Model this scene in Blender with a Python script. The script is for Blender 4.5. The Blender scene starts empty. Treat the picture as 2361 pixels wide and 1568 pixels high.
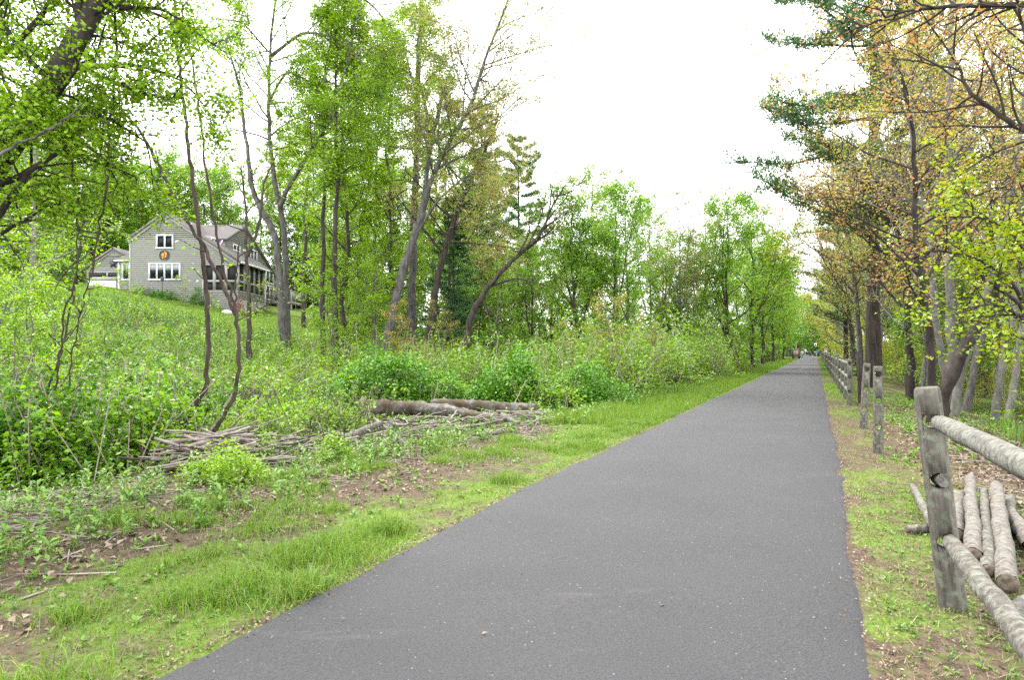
import bpy, bmesh, math, random
import numpy as np
from mathutils import Vector, Matrix

# ------------------------------------------------------------------ camera, sky, sun, exposure
scene = bpy.context.scene
COL = scene.collection
F = 1595.6            # focal length in units of a 2361 px wide picture
CX, HZ = 1180.5, 809.0
CAMH = 1.6
cam_d = bpy.data.cameras.new('camera')
cam = bpy.data.objects.new('camera', cam_d)
COL.objects.link(cam)
cam.location = (0, 0, CAMH)
cam.rotation_euler = (math.radians(90), 0, 0)
cam_d.sensor_width = 36.0
cam_d.lens = 36.0 * F / 2361.0
cam_d.shift_y = (HZ - 784.0) / 2361.0
cam_d.clip_start = 0.05
cam_d.clip_end = 3000
scene.camera = cam

world = bpy.data.worlds.new('World')
scene.world = world
world.use_nodes = True
wn, wl = world.node_tree.nodes, world.node_tree.links
wn.clear()
SUN_EL, SUN_ROT = math.radians(58), math.radians(-35)
sky = wn.new('ShaderNodeTexSky')
sky.sky_type = 'NISHITA'
sky.sun_disc = False
sky.sun_elevation = SUN_EL
sky.sun_rotation = SUN_ROT
sky.air_density = 1.2
sky.dust_density = 4.0
hs = wn.new('ShaderNodeHueSaturation')
hs.inputs['Saturation'].default_value = 0.12      # cloud cover takes the blue out
mixc = wn.new('ShaderNodeMix')
mixc.data_type = 'RGBA'
mixc.inputs['Factor'].default_value = 0.8
mixc.inputs['B'].default_value = (8.9, 9.0, 9.2, 1)   # even cloud deck
bg = wn.new('ShaderNodeBackground')
bg.inputs['Strength'].default_value = 0.13
wo = wn.new('ShaderNodeOutputWorld')
wl.new(sky.outputs['Color'], hs.inputs['Color'])
wl.new(hs.outputs['Color'], mixc.inputs['A'])
wl.new(mixc.outputs['Result'], bg.inputs['Color'])
wl.new(bg.outputs['Background'], wo.inputs['Surface'])

sun_d = bpy.data.lights.new('sun', 'SUN')
sun_d.energy = 1.5
sun_d.angle = math.radians(14)
sun_d.color = (1.0, 0.97, 0.92)
sun = bpy.data.objects.new('sun', sun_d)
COL.objects.link(sun)
sdir = Vector((math.sin(SUN_ROT) * math.cos(SUN_EL), math.cos(SUN_ROT) * math.cos(SUN_EL), math.sin(SUN_EL)))
sun.rotation_euler = sdir.to_track_quat('Z', 'Y').to_euler()

vs = scene.view_settings
vs.view_transform = 'Standard'
vs.look = 'None'
vs.exposure = 2.3
vs.gamma = 1.0
vs.use_curve_mapping = False
scene.render.engine = 'CYCLES'
cy = scene.cycles
cy.max_bounces = 7
cy.diffuse_bounces = 4
cy.glossy_bounces = 3
cy.transmission_bounces = 4
cy.transparent_max_bounces = 4
cy.use_denoising = False
scene.render.filter_size = 1.15
cy.caustics_reflective = False
cy.caustics_refractive = False

# ------------------------------------------------------------------ helpers
RNG = np.random.default_rng(7)
random.seed(7)
def U(a, b): return random.uniform(a, b)

def P(px, py, Y):
    return np.array([(px - CX) / F * Y, Y, CAMH + (HZ - py) / F * Y])

def sstep(a, b, t):
    t = np.clip((np.asarray(t, float) - a) / (b - a), 0, 1)
    return t * t * (3 - 2 * t)

_ph = np.random.default_rng(3).uniform(0, 6.28, (8, 12, 3))
def fbm(x, y, scale=1.0, k=0, octv=4):
    x = np.asarray(x, float) * scale; y = np.asarray(y, float) * scale
    s = 0; a = 1.0; tot = 0
    for o in range(octv):
        f = 2.03 ** o
        for j in range(3):
            p = _ph[k, o * 3 + j]
            ang = p[0]
            s = s + a * np.sin((x * math.cos(ang) + y * math.sin(ang)) * f * (0.8 + 0.15 * j) + p[1] + 1.3 * np.sin((x * math.sin(ang) - y * math.cos(ang)) * f * 0.7 + p[2]))
        tot += a * 1.6
        a *= 0.55
    return s / tot

# path frame: v = x - SL*y ; left edge VL, right edge VR
SL, VL, VR, KP = 0.44, -3.23, 0.311, 1.0925
def zpath(y): return 0.1 * sstep(3.4, 9.5, y) - 0.25 * sstep(165, 230, y) * 0
def lat_l(x, y): return (VL - (np.asarray(x, float) - SL * np.asarray(y, float))) / KP
def lat_r(x, y): return ((np.asarray(x, float) - SL * np.asarray(y, float)) - VR) / KP
def H(x, y):
    x = np.asarray(x, float); y = np.asarray(y, float)
    l = lat_l(x, y); r = lat_r(x, y)
    z = zpath(y)
    t = np.maximum(l - 19.7, 0)
    hill = 0.22 * (np.sqrt((l - 19.7) ** 2 + 9) + (l - 19.7)) / 2
    hill = np.where(hill > 6.4, 6.4 + 1.7 * (1 - np.exp(-(hill - 6.4) / 1.7)), hill)
    hill = hill - 0.22 * (np.sqrt(19.7 ** 2 + 9) - 19.7) / 2
    fade = 1 - 0.55 * sstep(75, 130, y)
    zl = -0.22 * sstep(2.5, 7, l) + np.maximum(hill, 0) * fade
    zr = -0.11 * np.maximum(np.sqrt((r - 1.0) ** 2 + .3) + (r - 1.0), 0) / 2
    zr = np.where(zr < -1.3, -1.3 - 0.5 * (1 - np.exp((zr + 1.3) / 0.5)), zr)
    z = z + np.where(l > 0, zl, 0) + np.where(r > 0, zr, 0)
    off = np.maximum(l, r)
    bump = 0.05 * fbm(x, y, 0.9, 0) * sstep(0.5, 3, off) + 0.012 * fbm(x, y, 5, 1) * sstep(0.05, .5, off)
    z = z + bump
    z = z - 0.03 * (1 - sstep(-0.3, 0.06, off))       # bed under the asphalt
    return z
def Hs(x, y): return float(H(x, y))

class MB:
    def __init__(s): s.v = []; s.f = []; s.m = []; s.n = 0
    def add(s, v, f, m=0):
        v = np.asarray(v, float).reshape(-1, 3)
        f = np.asarray(f, np.int64)
        s.v.append(v); s.f.append(f + s.n); s.m.append(np.full(len(f), m)); s.n += len(v)
    def mesh(s, name, mats=(), smooth=False):
        me = bpy.data.meshes.new(name)
        V = np.concatenate(s.v) if s.v else np.zeros((0, 3))
        me.vertices.add(len(V)); me.vertices.foreach_set('co', V.astype(np.float32).ravel())
        loops = np.concatenate([f.ravel() for f in s.f])
        tot = np.concatenate([np.full(len(f), f.shape[1]) for f in s.f])
        st = np.concatenate([[0], np.cumsum(tot)[:-1]])
        me.loops.add(len(loops)); me.loops.foreach_set('vertex_index', loops.astype(np.int32))
        me.polygons.add(len(tot)); me.polygons.foreach_set('loop_start', st.astype(np.int32))
        me.polygons.foreach_set('material_index', np.concatenate(s.m).astype(np.int32))
        if smooth: me.polygons.foreach_set('use_smooth', np.ones(len(tot), bool))
        me.update(calc_edges=True)
        for m in (mats if isinstance(mats, (list, tuple)) else [mats]): me.materials.append(m)
        return me
    def box(s, x0, x1, y0, y1, z0, z1, m=0):
        v = [(x, y, z) for z in (z0, z1) for y in (y0, y1) for x in (x0, x1)]
        s.add(v, [(0, 2, 3, 1), (4, 5, 7, 6), (0, 1, 5, 4), (2, 6, 7, 3), (0, 4, 6, 2), (1, 3, 7, 5)], m)
    def prism(s, poly, axis, a0, a1, m=0):
        """poly: list of (u, z); extruded along axis 'y' (u=x) or 'x' (u=y) from a0 to a1"""
        n = len(poly)
        mk = (lambda u, z, a: (u, a, z)) if axis == 'y' else (lambda u, z, a: (a, u, z))
        v = [mk(u, z, a0) for u, z in poly] + [mk(u, z, a1) for u, z in poly]
        s.add(v, [(i, (i + 1) % n, n + (i + 1) % n, n + i) for i in range(n)], m)
        s.add([mk(u, z, a0) for u, z in poly], [tuple(range(n))], m)
        s.add([mk(u, z, a1) for u, z in poly], [tuple(range(n))[::-1]], m)
    def tube(s, pts, rad, sides=6, m=0, cap=True, rough=0, rng=None):
        pts = np.asarray(pts, float); n = len(pts)
        rad = np.broadcast_to(np.asarray(rad, float), (n,))
        t = np.gradient(pts, axis=0); t /= np.linalg.norm(t, axis=1)[:, None] + 1e-9
        mean = np.abs(pts[-1] - pts[0])
        ref = np.eye(3)[np.argmin(mean)]
        u = np.cross(t, ref); u /= np.linalg.norm(u, axis=1)[:, None] + 1e-9
        w = np.cross(t, u)
        a = np.linspace(0, 2 * np.pi, sides, endpoint=False)
        R = rad[:, None] * np.ones(sides)
        if rough and rng is not None: R = R * (1 + rng.normal(0, rough, (n, sides)))
        V = pts[:, None, :] + R[..., None] * (np.cos(a)[None, :, None] * u[:, None, :] + np.sin(a)[None, :, None] * w[:, None, :])
        i = np.arange(n - 1)[:, None] * sides; j = np.arange(sides); k = (j + 1) % sides
        fa = np.stack([i + j, i + k, i + sides + k, i + sides + j], -1).reshape(-1, 4)
        s.add(V.reshape(-1, 3), fa, m)
        if cap and sides >= 3:
            for row, rev in ((0, True), (n - 1, False)):
                c = V[row]
                f = tuple(range(sides))[::-1] if not rev else tuple(range(sides))
                s.add(c, [f], m)

def multi_tube(W, pts, rad, sides, m=0):
    """many tubes at once: pts (N, n, 3), rad (N, n)"""
    pts = np.asarray(pts, float); rad = np.asarray(rad, float); N, n = pts.shape[:2]
    if N == 0: return
    t = np.gradient(pts, axis=1); t /= np.linalg.norm(t, axis=2, keepdims=True) + 1e-9
    ref = np.eye(3)[np.argmin(np.abs(pts[:, -1] - pts[:, 0]), axis=1)][:, None, :]
    u = np.cross(t, np.broadcast_to(ref, t.shape)); u /= np.linalg.norm(u, axis=2, keepdims=True) + 1e-9
    w = np.cross(t, u); a = np.linspace(0, 2 * np.pi, sides, endpoint=False)
    V = pts[:, :, None, :] + rad[:, :, None, None] * (np.cos(a)[None, None, :, None] * u[:, :, None, :] + np.sin(a)[None, None, :, None] * w[:, :, None, :])
    o = (np.arange(N) * n * sides)[:, None, None]; i = (np.arange(n - 1) * sides)[None, :, None]; j = np.arange(sides)[None, None, :]; k = (j + 1) % sides
    W.add(V.reshape(-1, 3), np.stack([o + i + j, o + i + k, o + i + sides + k, o + i + sides + j], -1).reshape(-1, 4), m)

def ob(name, me, parent=None, loc=None, **kw):
    o = bpy.data.objects.new(name, me)
    COL.objects.link(o)
    if parent is not None: o.parent = parent
    if loc is not None: o.location = loc
    for k, v in kw.items(): o[k] = v
    return o
def thing(name, label, cat, loc=(0, 0, 0), rz=0, group=None, me=None):
    o = ob(name, me, loc=loc)
    o.rotation_euler = (0, 0, rz)
    o['label'] = label; o['category'] = cat
    if group: o['group'] = group
    return o

# ------------------------------------------------------------------ materials
def new_mat(name):
    m = bpy.data.materials.new(name); m.use_nodes = True
    n, l = m.node_tree.nodes, m.node_tree.links
    n.clear()
    out = n.new('ShaderNodeOutputMaterial')
    return m, n, l, out
def rgb(c): return (c[0], c[1], c[2], 1)

def mat_leaf(name, cols, trans=0.35, rough=0.5):
    m, n, l, out = new_mat(name)
    g = n.new('ShaderNodeNewGeometry')
    cr = n.new('ShaderNodeValToRGB')
    cr.color_ramp.interpolation = 'LINEAR'
    el = cr.color_ramp.elements
    while len(el) < len(cols): el.new(0.5)
    for i, c in enumerate(cols):
        el[i].position = i / max(1, len(cols) - 1); el[i].color = rgb([x * (.62 if i == 0 else 1.06) for x in c])
    l.new(g.outputs['Random Per Island'], cr.inputs['Fac'])
    p = n.new('ShaderNodeBsdfPrincipled')
    p.inputs['Roughness'].default_value = rough
    p.inputs['Specular IOR Level'].default_value = 0.3
    l.new(cr.outputs['Color'], p.inputs['Base Color'])
    t = n.new('ShaderNodeBsdfTranslucent')
    gm = n.new('ShaderNodeHueSaturation')
    gm.inputs['Saturation'].default_value = 1.1; gm.inputs['Value'].default_value = 1.35
    gm.inputs['Hue'].default_value = 0.49
    l.new(cr.outputs['Color'], gm.inputs['Color'])
    l.new(gm.outputs['Color'], t.inputs['Color'])
    mx = n.new('ShaderNodeMixShader'); mx.inputs['Fac'].default_value = trans * .75
    l.new(p.outputs[0], mx.inputs[1]); l.new(t.outputs[0], mx.inputs[2])
    l.new(mx.outputs[0], out.inputs['Surface'])
    return m

KM = .9
def mat_noise(name, c0, c1, scale=8, stretch=(1, 1, 1), rough=0.85, bump=0.3, c2=None, scale2=3, thr=(0.52, 0.62), detail=6, coords='Object', bdist=0.02, spec=0.2):
    c0 = [x * KM for x in c0]; c1 = [x * KM for x in c1]; c2 = c2 and [x * KM for x in c2]
    m, n, l, out = new_mat(name)
    tc = n.new('ShaderNodeTexCoord'); mp = n.new('ShaderNodeMapping')
    mp.inputs['Scale'].default_value = stretch
    l.new(tc.outputs[coords], mp.inputs['Vector'])
    nz = n.new('ShaderNodeTexNoise'); nz.inputs['Scale'].default_value = scale; nz.inputs['Detail'].default_value = detail
    nz.inputs['Roughness'].default_value = 0.65
    l.new(mp.outputs[0], nz.inputs['Vector'])
    cr = n.new('ShaderNodeValToRGB')
    cr.color_ramp.elements[0].position = 0.32; cr.color_ramp.elements[1].position = 0.68
    cr.color_ramp.elements[0].color = rgb(c0); cr.color_ramp.elements[1].color = rgb(c1)
    l.new(nz.outputs['Fac'], cr.inputs['Fac'])
    col = cr.outputs['Color']
    if c2 is not None:
        n2 = n.new('ShaderNodeTexNoise'); n2.inputs['Scale'].default_value = scale2; n2.inputs['Detail'].default_value = 5
        l.new(tc.outputs[coords], n2.inputs['Vector'])
        r2 = n.new('ShaderNodeMapRange'); r2.inputs['From Min'].default_value = thr[0]; r2.inputs['From Max'].default_value = thr[1]
        l.new(n2.outputs['Fac'], r2.inputs['Value'])
        mx = n.new('ShaderNodeMix'); mx.data_type = 'RGBA'
        l.new(r2.outputs[0], mx.inputs['Factor']); l.new(col, mx.inputs['A']); mx.inputs['B'].default_value = rgb(c2)
        col = mx.outputs['Result']
    p = n.new('ShaderNodeBsdfPrincipled')
    p.inputs['Roughness'].default_value = rough; p.inputs['Specular IOR Level'].default_value = spec
    l.new(col, p.inputs['Base Color'])
    if bump:
        b = n.new('ShaderNodeBump'); b.inputs['Strength'].default_value = bump; b.inputs['Distance'].default_value = bdist
        l.new(nz.outputs['Fac'], b.inputs['Height']); l.new(b.outputs[0], p.inputs['Normal'])
    l.new(p.outputs[0], out.inputs['Surface'])
    return m

def mat_plain(name, c, rough=0.6, spec=0.3, metal=0, var=0.12):
    return mat_noise(name, [x * (1 - var) for x in c], [x * (1 + var) for x in c], scale=6, rough=rough, bump=0.05, spec=spec)

M = {}
# foliage
M['leaf_spring'] = mat_leaf('leaf_spring', [(.09, .19, .008), (.14, .26, .012), (.20, .32, .02)], .45)
M['leaf_bright'] = mat_leaf('leaf_bright', [(.10, .225, .006), (.16, .30, .01), (.23, .36, .02)], .48)
M['leaf_mid'] = mat_leaf('leaf_mid', [(.075, .185, .008), (.12, .25, .013), (.165, .31, .024)], .5)
M['leaf_deep'] = mat_leaf('leaf_deep', [(.032, .125, .004), (.06, .18, .006), (.10, .245, .01)], .34)
M['leaf_blue'] = mat_leaf('leaf_blue', [(.045, .145, .010), (.08, .205, .014), (.125, .26, .026)], .42)
M['leaf_pale'] = mat_leaf('leaf_pale', [(.12, .22, .035), (.17, .28, .045), (.22, .33, .065)], .45)
M['leaf_rust'] = mat_leaf('leaf_rust', [(.33, .18, .07), (.34, .24, .07), (.30, .28, .06), (.25, .30, .05)], .5)
M['leaf_orange'] = mat_leaf('leaf_orange', [(.30, .13, .06), (.31, .165, .065), (.29, .19, .065), (.24, .22, .06), (.17, .24, .04)], .48)
M['leaf_gold'] = mat_leaf('leaf_gold', [(.27, .29, .035), (.31, .34, .045), (.35, .31, .06), (.21, .31, .03)], .55)
M['leaf_budding'] = mat_leaf('leaf_budding', [(.16, .23, .04), (.20, .26, .05), (.30, .21, .08), (.15, .25, .03), (.33, .17, .09)], .48)
M['leaf_maple'] = mat_leaf('leaf_maple', [(.10, .2, .01), (.15, .26, .014), (.22, .29, .02), (.26, .24, .03)], .45)
M['leaf_wine'] = mat_leaf('leaf_wine', [(.12, .03, .03), (.2, .05, .05), (.25, .09, .07)], .3)
M['leaf_lime'] = mat_leaf('leaf_lime', [(.22, .34, .05), (.28, .38, .07)], .4)
M['leaf_pine'] = mat_leaf('leaf_pine', [(.035, .10, .035), (.06, .14, .045), (.085, .17, .055)], .3)
M['blossom'] = mat_leaf('blossom', [(.55, .6, .42), (.7, .72, .6)], .3)
M['grass'] = mat_leaf('grass', [(.05, .135, .006), (.078, .18, .009), (.108, .215, .014), (.14, .205, .03), (.19, .19, .07)], .38)
M['grass_dry'] = mat_leaf('grass_dry', [(.17, .15, .065), (.23, .18, .1), (.15, .17, .05)], .3)
M['weed'] = mat_leaf('weed', [(.065, .155, .02), (.10, .2, .025), (.15, .24, .04)], .35)
M['litter'] = mat_leaf('litter', [(.09, .052, .034), (.14, .09, .062), (.22, .16, .118), (.11, .07, .05), (.24, .185, .145), (.06, .042, .032)], .12, .8)
# bark and timber
M['bark_grey'] = mat_noise('bark_grey', (0.036, 0.0324, 0.0302), (0.1332, 0.126, 0.1188), 9, (1, 1, .22), .9, .8, bdist=.03)
M['bark_pale'] = mat_noise('bark_pale', (0.0935, 0.0875, 0.0799), (0.2125, 0.204, 0.1853), 7, (1, 1, .35), .9, .5, (.13, .12, .11), 5)
M['bark_brown'] = mat_noise('bark_brown', (0.0186, 0.0143, 0.0118), (0.0806, 0.0657, 0.0546), 9, (1, 1, .18), .92, .9, bdist=.03)
M['bark_dark'] = mat_noise('bark_dark', (0.0126, 0.0105, 0.0091), (0.0525, 0.042, 0.035), 8, (1, 1, .3), .95, .8, bdist=.03)
M['bark_vine'] = mat_noise('bark_vine', (0.0182, 0.013, 0.0104), (0.0813, 0.0618, 0.0507), 16, (1, 1, .12), .92, 1.0)
M['twig'] = mat_noise('twig', (.15, .115, .09), (.36, .30, .25), 12, (1, 1, 1), .9, .3)
M['timber'] = mat_noise('timber', (.04, .035, .029), (.15, .136, .115), 22, (1, 1, .06), .9, 1.0, (.135, .147, .108), 18, (.5, .64))
M['rail'] = mat_noise('rail', (.075, .068, .06), (.17, .16, .142), 40, (1, 1, 1), .92, 1.0, (.19, .197, .16), 24, (.45, .62))
M['rail_log'] = mat_noise('rail_log', (.05, .044, .038), (.155, .14, .12), 34, (1, 1, 1), .92, 1.0, (.175, .18, .145), 22, (.48, .64))
M['log_pale'] = mat_noise('log_pale', (.065, .058, .049), (.20, .186, .165), 22, (1, 1, 1), .9, .8, (.09, .075, .055), 16, (.54, .64))
M['logend'] = mat_noise('logend', (.05, .04, .03), (.16, .125, .095), 25, (1, 1, 1), .9, .5)
M['deadwood'] = mat_noise('deadwood', (.03, .025, .02), (.2, .185, .168), 11, (1, 1, 1), .92, 1.0, (.055, .04, .022), 2.2, (.45, .62))
M['stick'] = mat_noise('stick', (.085, .066, .054), (.33, .29, .26), 3, (1, 1, 1), .92, .4)

def mat_asphalt():
    m, n, l, out = new_mat('asphalt')
    tc = n.new('ShaderNodeTexCoord')
    a = n.new('ShaderNodeTexNoise'); a.inputs['Scale'].default_value = 70; a.inputs['Detail'].default_value = 4
    b = n.new('ShaderNodeTexNoise'); b.inputs['Scale'].default_value = .9; b.inputs['Detail'].default_value = 6
    v = n.new('ShaderNodeTexVoronoi'); v.inputs['Scale'].default_value = 85
    for t in (a, b, v): l.new(tc.outputs['Object'], t.inputs['Vector'])
    r = n.new('ShaderNodeValToRGB')
    r.color_ramp.elements[0].position = .3; r.color_ramp.elements[0].color = (.0175, .0172, .018, 1)
    r.color_ramp.elements[1].position = .72; r.color_ramp.elements[1].color = (.039, .0378, .04, 1)
    l.new(a.outputs['Fac'], r.inputs['Fac'])
    st = n.new('ShaderNodeMapRange'); st.inputs['From Min'].default_value = .3; st.inputs['From Max'].default_value = .7
    st.inputs['To Min'].default_value = .9; st.inputs['To Max'].default_value = 1.1
    l.new(b.outputs['Fac'], st.inputs['Value'])
    mu = n.new('ShaderNodeMix'); mu.data_type = 'RGBA'; mu.blend_type = 'MULTIPLY'; mu.inputs['Factor'].default_value = 1
    l.new(r.outputs['Color'], mu.inputs['A']); l.new(st.outputs[0], mu.inputs['B'])
    # pale chips of stone
    cl = n.new('ShaderNodeMapRange'); cl.inputs['From Min'].default_value = .991; cl.inputs['From Max'].default_value = .998
    sx = n.new('ShaderNodeSeparateColor'); l.new(v.outputs['Color'], sx.inputs[0]); l.new(sx.outputs[0], cl.inputs['Value'])
    dd = n.new('ShaderNodeMapRange'); dd.inputs['From Min'].default_value = .45; dd.inputs['From Max'].default_value = .3
    l.new(v.outputs['Distance'], dd.inputs['Value'])
    mm = n.new('ShaderNodeMath'); mm.operation = 'MULTIPLY'; l.new(cl.outputs[0], mm.inputs[0]); l.new(dd.outputs[0], mm.inputs[1])
    m2 = n.new('ShaderNodeMix'); m2.data_type = 'RGBA'
    l.new(mm.outputs[0], m2.inputs['Factor']); l.new(mu.outputs['Result'], m2.inputs['A']); m2.inputs['B'].default_value = (.2, .19, .18, 1)
    # scuffed, dusty streaks worn into the surface
    mp = n.new('ShaderNodeMapping'); mp.inputs['Scale'].default_value = (.5, 1.6, 1); l.new(tc.outputs['Object'], mp.inputs['Vector'])
    c = n.new('ShaderNodeTexNoise'); c.inputs['Scale'].default_value = 1.1; c.inputs['Detail'].default_value = 8; c.inputs['Roughness'].default_value = .7
    l.new(mp.outputs[0], c.inputs['Vector'])
    cr = n.new('ShaderNodeMapRange'); cr.inputs['From Min'].default_value = .6; cr.inputs['From Max'].default_value = .76; cr.inputs['To Max'].default_value = .35
    l.new(c.outputs['Fac'], cr.inputs['Value'])
    m3 = n.new('ShaderNodeMix'); m3.data_type = 'RGBA'
    l.new(cr.outputs[0], m3.inputs['Factor']); l.new(m2.outputs['Result'], m3.inputs['A']); m3.inputs['B'].default_value = (.095, .088, .084, 1)
    p = n.new('ShaderNodeBsdfPrincipled'); p.inputs['Roughness'].default_value = .82; p.inputs['Specular IOR Level'].default_value = .35
    l.new(m3.outputs['Result'], p.inputs['Base Color'])
    bp = n.new('ShaderNodeBump'); bp.inputs['Strength'].default_value = 1.0; bp.inputs['Distance'].default_value = .012
    l.new(a.outputs['Fac'], bp.inputs['Height']); l.new(bp.outputs[0], p.inputs['Normal'])
    l.new(p.outputs[0], out.inputs['Surface'])
    return m
M['asphalt'] = mat_asphalt()

def mat_ground():
    m, n, l, out = new_mat('ground')
    tc = n.new('ShaderNodeTexCoord')
    def noise(s, d=6, r=.65):
        t = n.new('ShaderNodeTexNoise'); t.inputs['Scale'].default_value = s; t.inputs['Detail'].default_value = d; t.inputs['Roughness'].default_value = r
        l.new(tc.outputs['Object'], t.inputs['Vector']); return t
    a = noise(14); b = noise(3.1); c = noise(45, 3)
    soil = n.new('ShaderNodeValToRGB'); e = soil.color_ramp.elements
    e[0].position = .3; e[0].color = (.03, .022, .016, 1); e[1].position = .7; e[1].color = (.115, .086, .06, 1)
    x = e.new(.5); x.color = (.066, .048, .034, 1)
    l.new(a.outputs['Fac'], soil.inputs['Fac'])
    grn = n.new('ShaderNodeValToRGB'); e = grn.color_ramp.elements
    e[0].position = .3; e[0].color = (.04, .08, .01, 1); e[1].position = .7; e[1].color = (.12, .17, .03, 1)
    l.new(c.outputs['Fac'], grn.inputs['Fac'])
    at = n.new('ShaderNodeAttribute'); at.attribute_name = 'green'
    ad = n.new('ShaderNodeMath'); ad.operation = 'ADD'; l.new(at.outputs['Fac'], ad.inputs[0])
    sb = n.new('ShaderNodeMapRange'); sb.inputs['From Min'].default_value = .3; sb.inputs['From Max'].default_value = .7
    sb.inputs['To Min'].default_value = -.35; sb.inputs['To Max'].default_value = .35
    l.new(b.outputs['Fac'], sb.inputs['Value']); l.new(sb.outputs[0], ad.inputs[1])
    st = n.new('ShaderNodeMapRange'); st.inputs['From Min'].default_value = .35; st.inputs['From Max'].default_value = .75
    l.new(ad.outputs[0], st.inputs['Value'])
    mx = n.new('ShaderNodeMix'); mx.data_type = 'RGBA'
    l.new(st.outputs[0], mx.inputs['Factor']); l.new(soil.outputs['Color'], mx.inputs['A']); l.new(grn.outputs['Color'], mx.inputs['B'])
    p = n.new('ShaderNodeBsdfPrincipled'); p.inputs['Roughness'].default_value = .95; p.inputs['Specular IOR Level'].default_value = .1
    l.new(mx.outputs['Result'], p.inputs['Base Color'])
    bp = n.new('ShaderNodeBump'); bp.inputs['Strength'].default_value = .8; bp.inputs['Distance'].default_value = .03
    l.new(a.outputs['Fac'], bp.inputs['Height']); l.new(bp.outputs[0], p.inputs['Normal'])
    l.new(p.outputs[0], out.inputs['Surface'])
    return m
M['ground'] = mat_ground()
# house
M['siding'] = mat_noise('siding', (.275, .268, .26), (.315, .307, .298), 5, (1, 1, 1), .7, .05)
M['trim'] = mat_noise('trim', (.27, .262, .248), (.31, .30, .285), 4, (1, 1, 1), .65, .02)
M['white'] = mat_noise('white', (.55, .56, .57), (.66, .66, .66), 4, (1, 1, 1), .5, .02)
M['shingle'] = mat_noise('shingle', (.115, .108, .106), (.19, .178, .174), 6, (1, 1, 1), .95, .3, (.165, .147, .142), 1.3, (.45, .6))
M['blind'] = mat_plain('blind', (.3, .32, .34), .8)
M['dark'] = mat_plain('dark', (.015, .016, .018), .5)
M['star'] = mat_plain('star', (.05, .06, .085), .45, .5)
M['butterfly'] = mat_plain('butterfly', (.6, .25, .02), .5)
M['iron'] = mat_plain('iron', (.03, .02, .016), .6)
M['concrete'] = mat_noise('concrete', (.22, .20, .185), (.29, .27, .25), 3, (1, 1, 1), .9, .1)
M['rock'] = mat_noise('rock', (.3, .28, .26), (.52, .5, .47), 5, (1, 1, 1), .9, .5)
M['darkrock'] = mat_noise('darkrock', (.04, .038, .04), (.10, .095, .095), 5, (1, 1, 1), .9, .5)
M['flag_red'] = mat_plain('flag_red', (.45, .03, .04)); M['flag_blue'] = mat_plain('flag_blue', (.03, .04, .14)); M['flag_white'] = mat_plain('flag_white', (.75, .75, .75))
def mat_glass():
    m, n, l, out = new_mat('window_glass')
    p = n.new('ShaderNodeBsdfPrincipled'); p.inputs['Base Color'].default_value = (.012, .014, .016, 1)
    p.inputs['Roughness'].default_value = .08; p.inputs['Specular IOR Level'].default_value = .12
    l.new(p.outputs[0], out.inputs['Surface']); return m
M['glass'] = mat_glass()
M['screen'] = mat_noise('screen', (.012, .012, .012), (.035, .034, .033), 40, (1, 1, 1), .8, .1)

# ------------------------------------------------------------------ ground and path
def green(x, y):
    l = lat_l(x, y); r = lat_r(x, y)
    n1 = fbm(x, y, .8, 2); n2 = fbm(x, y, 2.6, 3)
    gl = .72 * (1 - sstep(.5, 1.4, l)) + .42 * sstep(.5, 1.4, l) + .42 * n1 + .25 * n2 + .3 * sstep(8, 16, y) * (1 - sstep(.8, 2, l))
    gl = gl - .42 * sstep(1.3, 2.2, l) * (1 - sstep(3.2, 5.5, l)) * (1 - sstep(9, 16, y))
    gl = np.where(l > 6, .5 + .25 * n1, gl)
    lawn = sstep(27, 33, l) * sstep(46, 50, y)
    gl = gl * (1 - lawn) + (1.05 + .15 * n1) * lawn
    gr = .36 - .36 * sstep(.9, 2.2, r) + .35 * n1 + .22 * n2 + .15 * sstep(9, 16, y)
    gr = gr + .4 * sstep(1.2, 2.5, r) * sstep(9, 13, y)
    return np.where(l > 0, gl, np.where(r > 0, gr, .3))

def axis_grid(segs):
    out = []
    for a, b, n in segs: out += list(np.linspace(a, b, n, endpoint=False))
    out.append(segs[-1][1]); return np.array(out)
gy = axis_grid([(-6, 2, 24), (2, 12, 90), (12, 30, 56), (30, 80, 46), (80, 170, 36), (170, 420, 16)])
gv = axis_grid([(-420, -120, 14), (-120, -40, 36), (-40, -12, 56), (-12, -4.6, 46), (-4.6, -3.0, 20), (-3.0, .1, 6), (.1, 2.2, 26), (2.2, 9, 40), (9, 40, 30), (40, 420, 16)])
VV, YY = np.meshgrid(gv, gy)
XX = VV + SL * YY
ZZ = H(XX, YY)
nv, ny = len(gv), len(gy)
i = np.arange(ny - 1)[:, None] * nv; j = np.arange(nv - 1)
fa = np.stack([i + j, i + j + 1, i + nv + j + 1, i + nv + j], -1).reshape(-1, 4)
g = MB(); g.add(np.stack([XX, YY, ZZ], -1).reshape(-1, 3), fa)
me = g.mesh('ground', M['ground'], True)
at = me.attributes.new('green', 'FLOAT', 'POINT')
at.data.foreach_set('value', green(XX, YY).astype(np.float32).ravel())
ob('ground', me, kind='structure')

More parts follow.
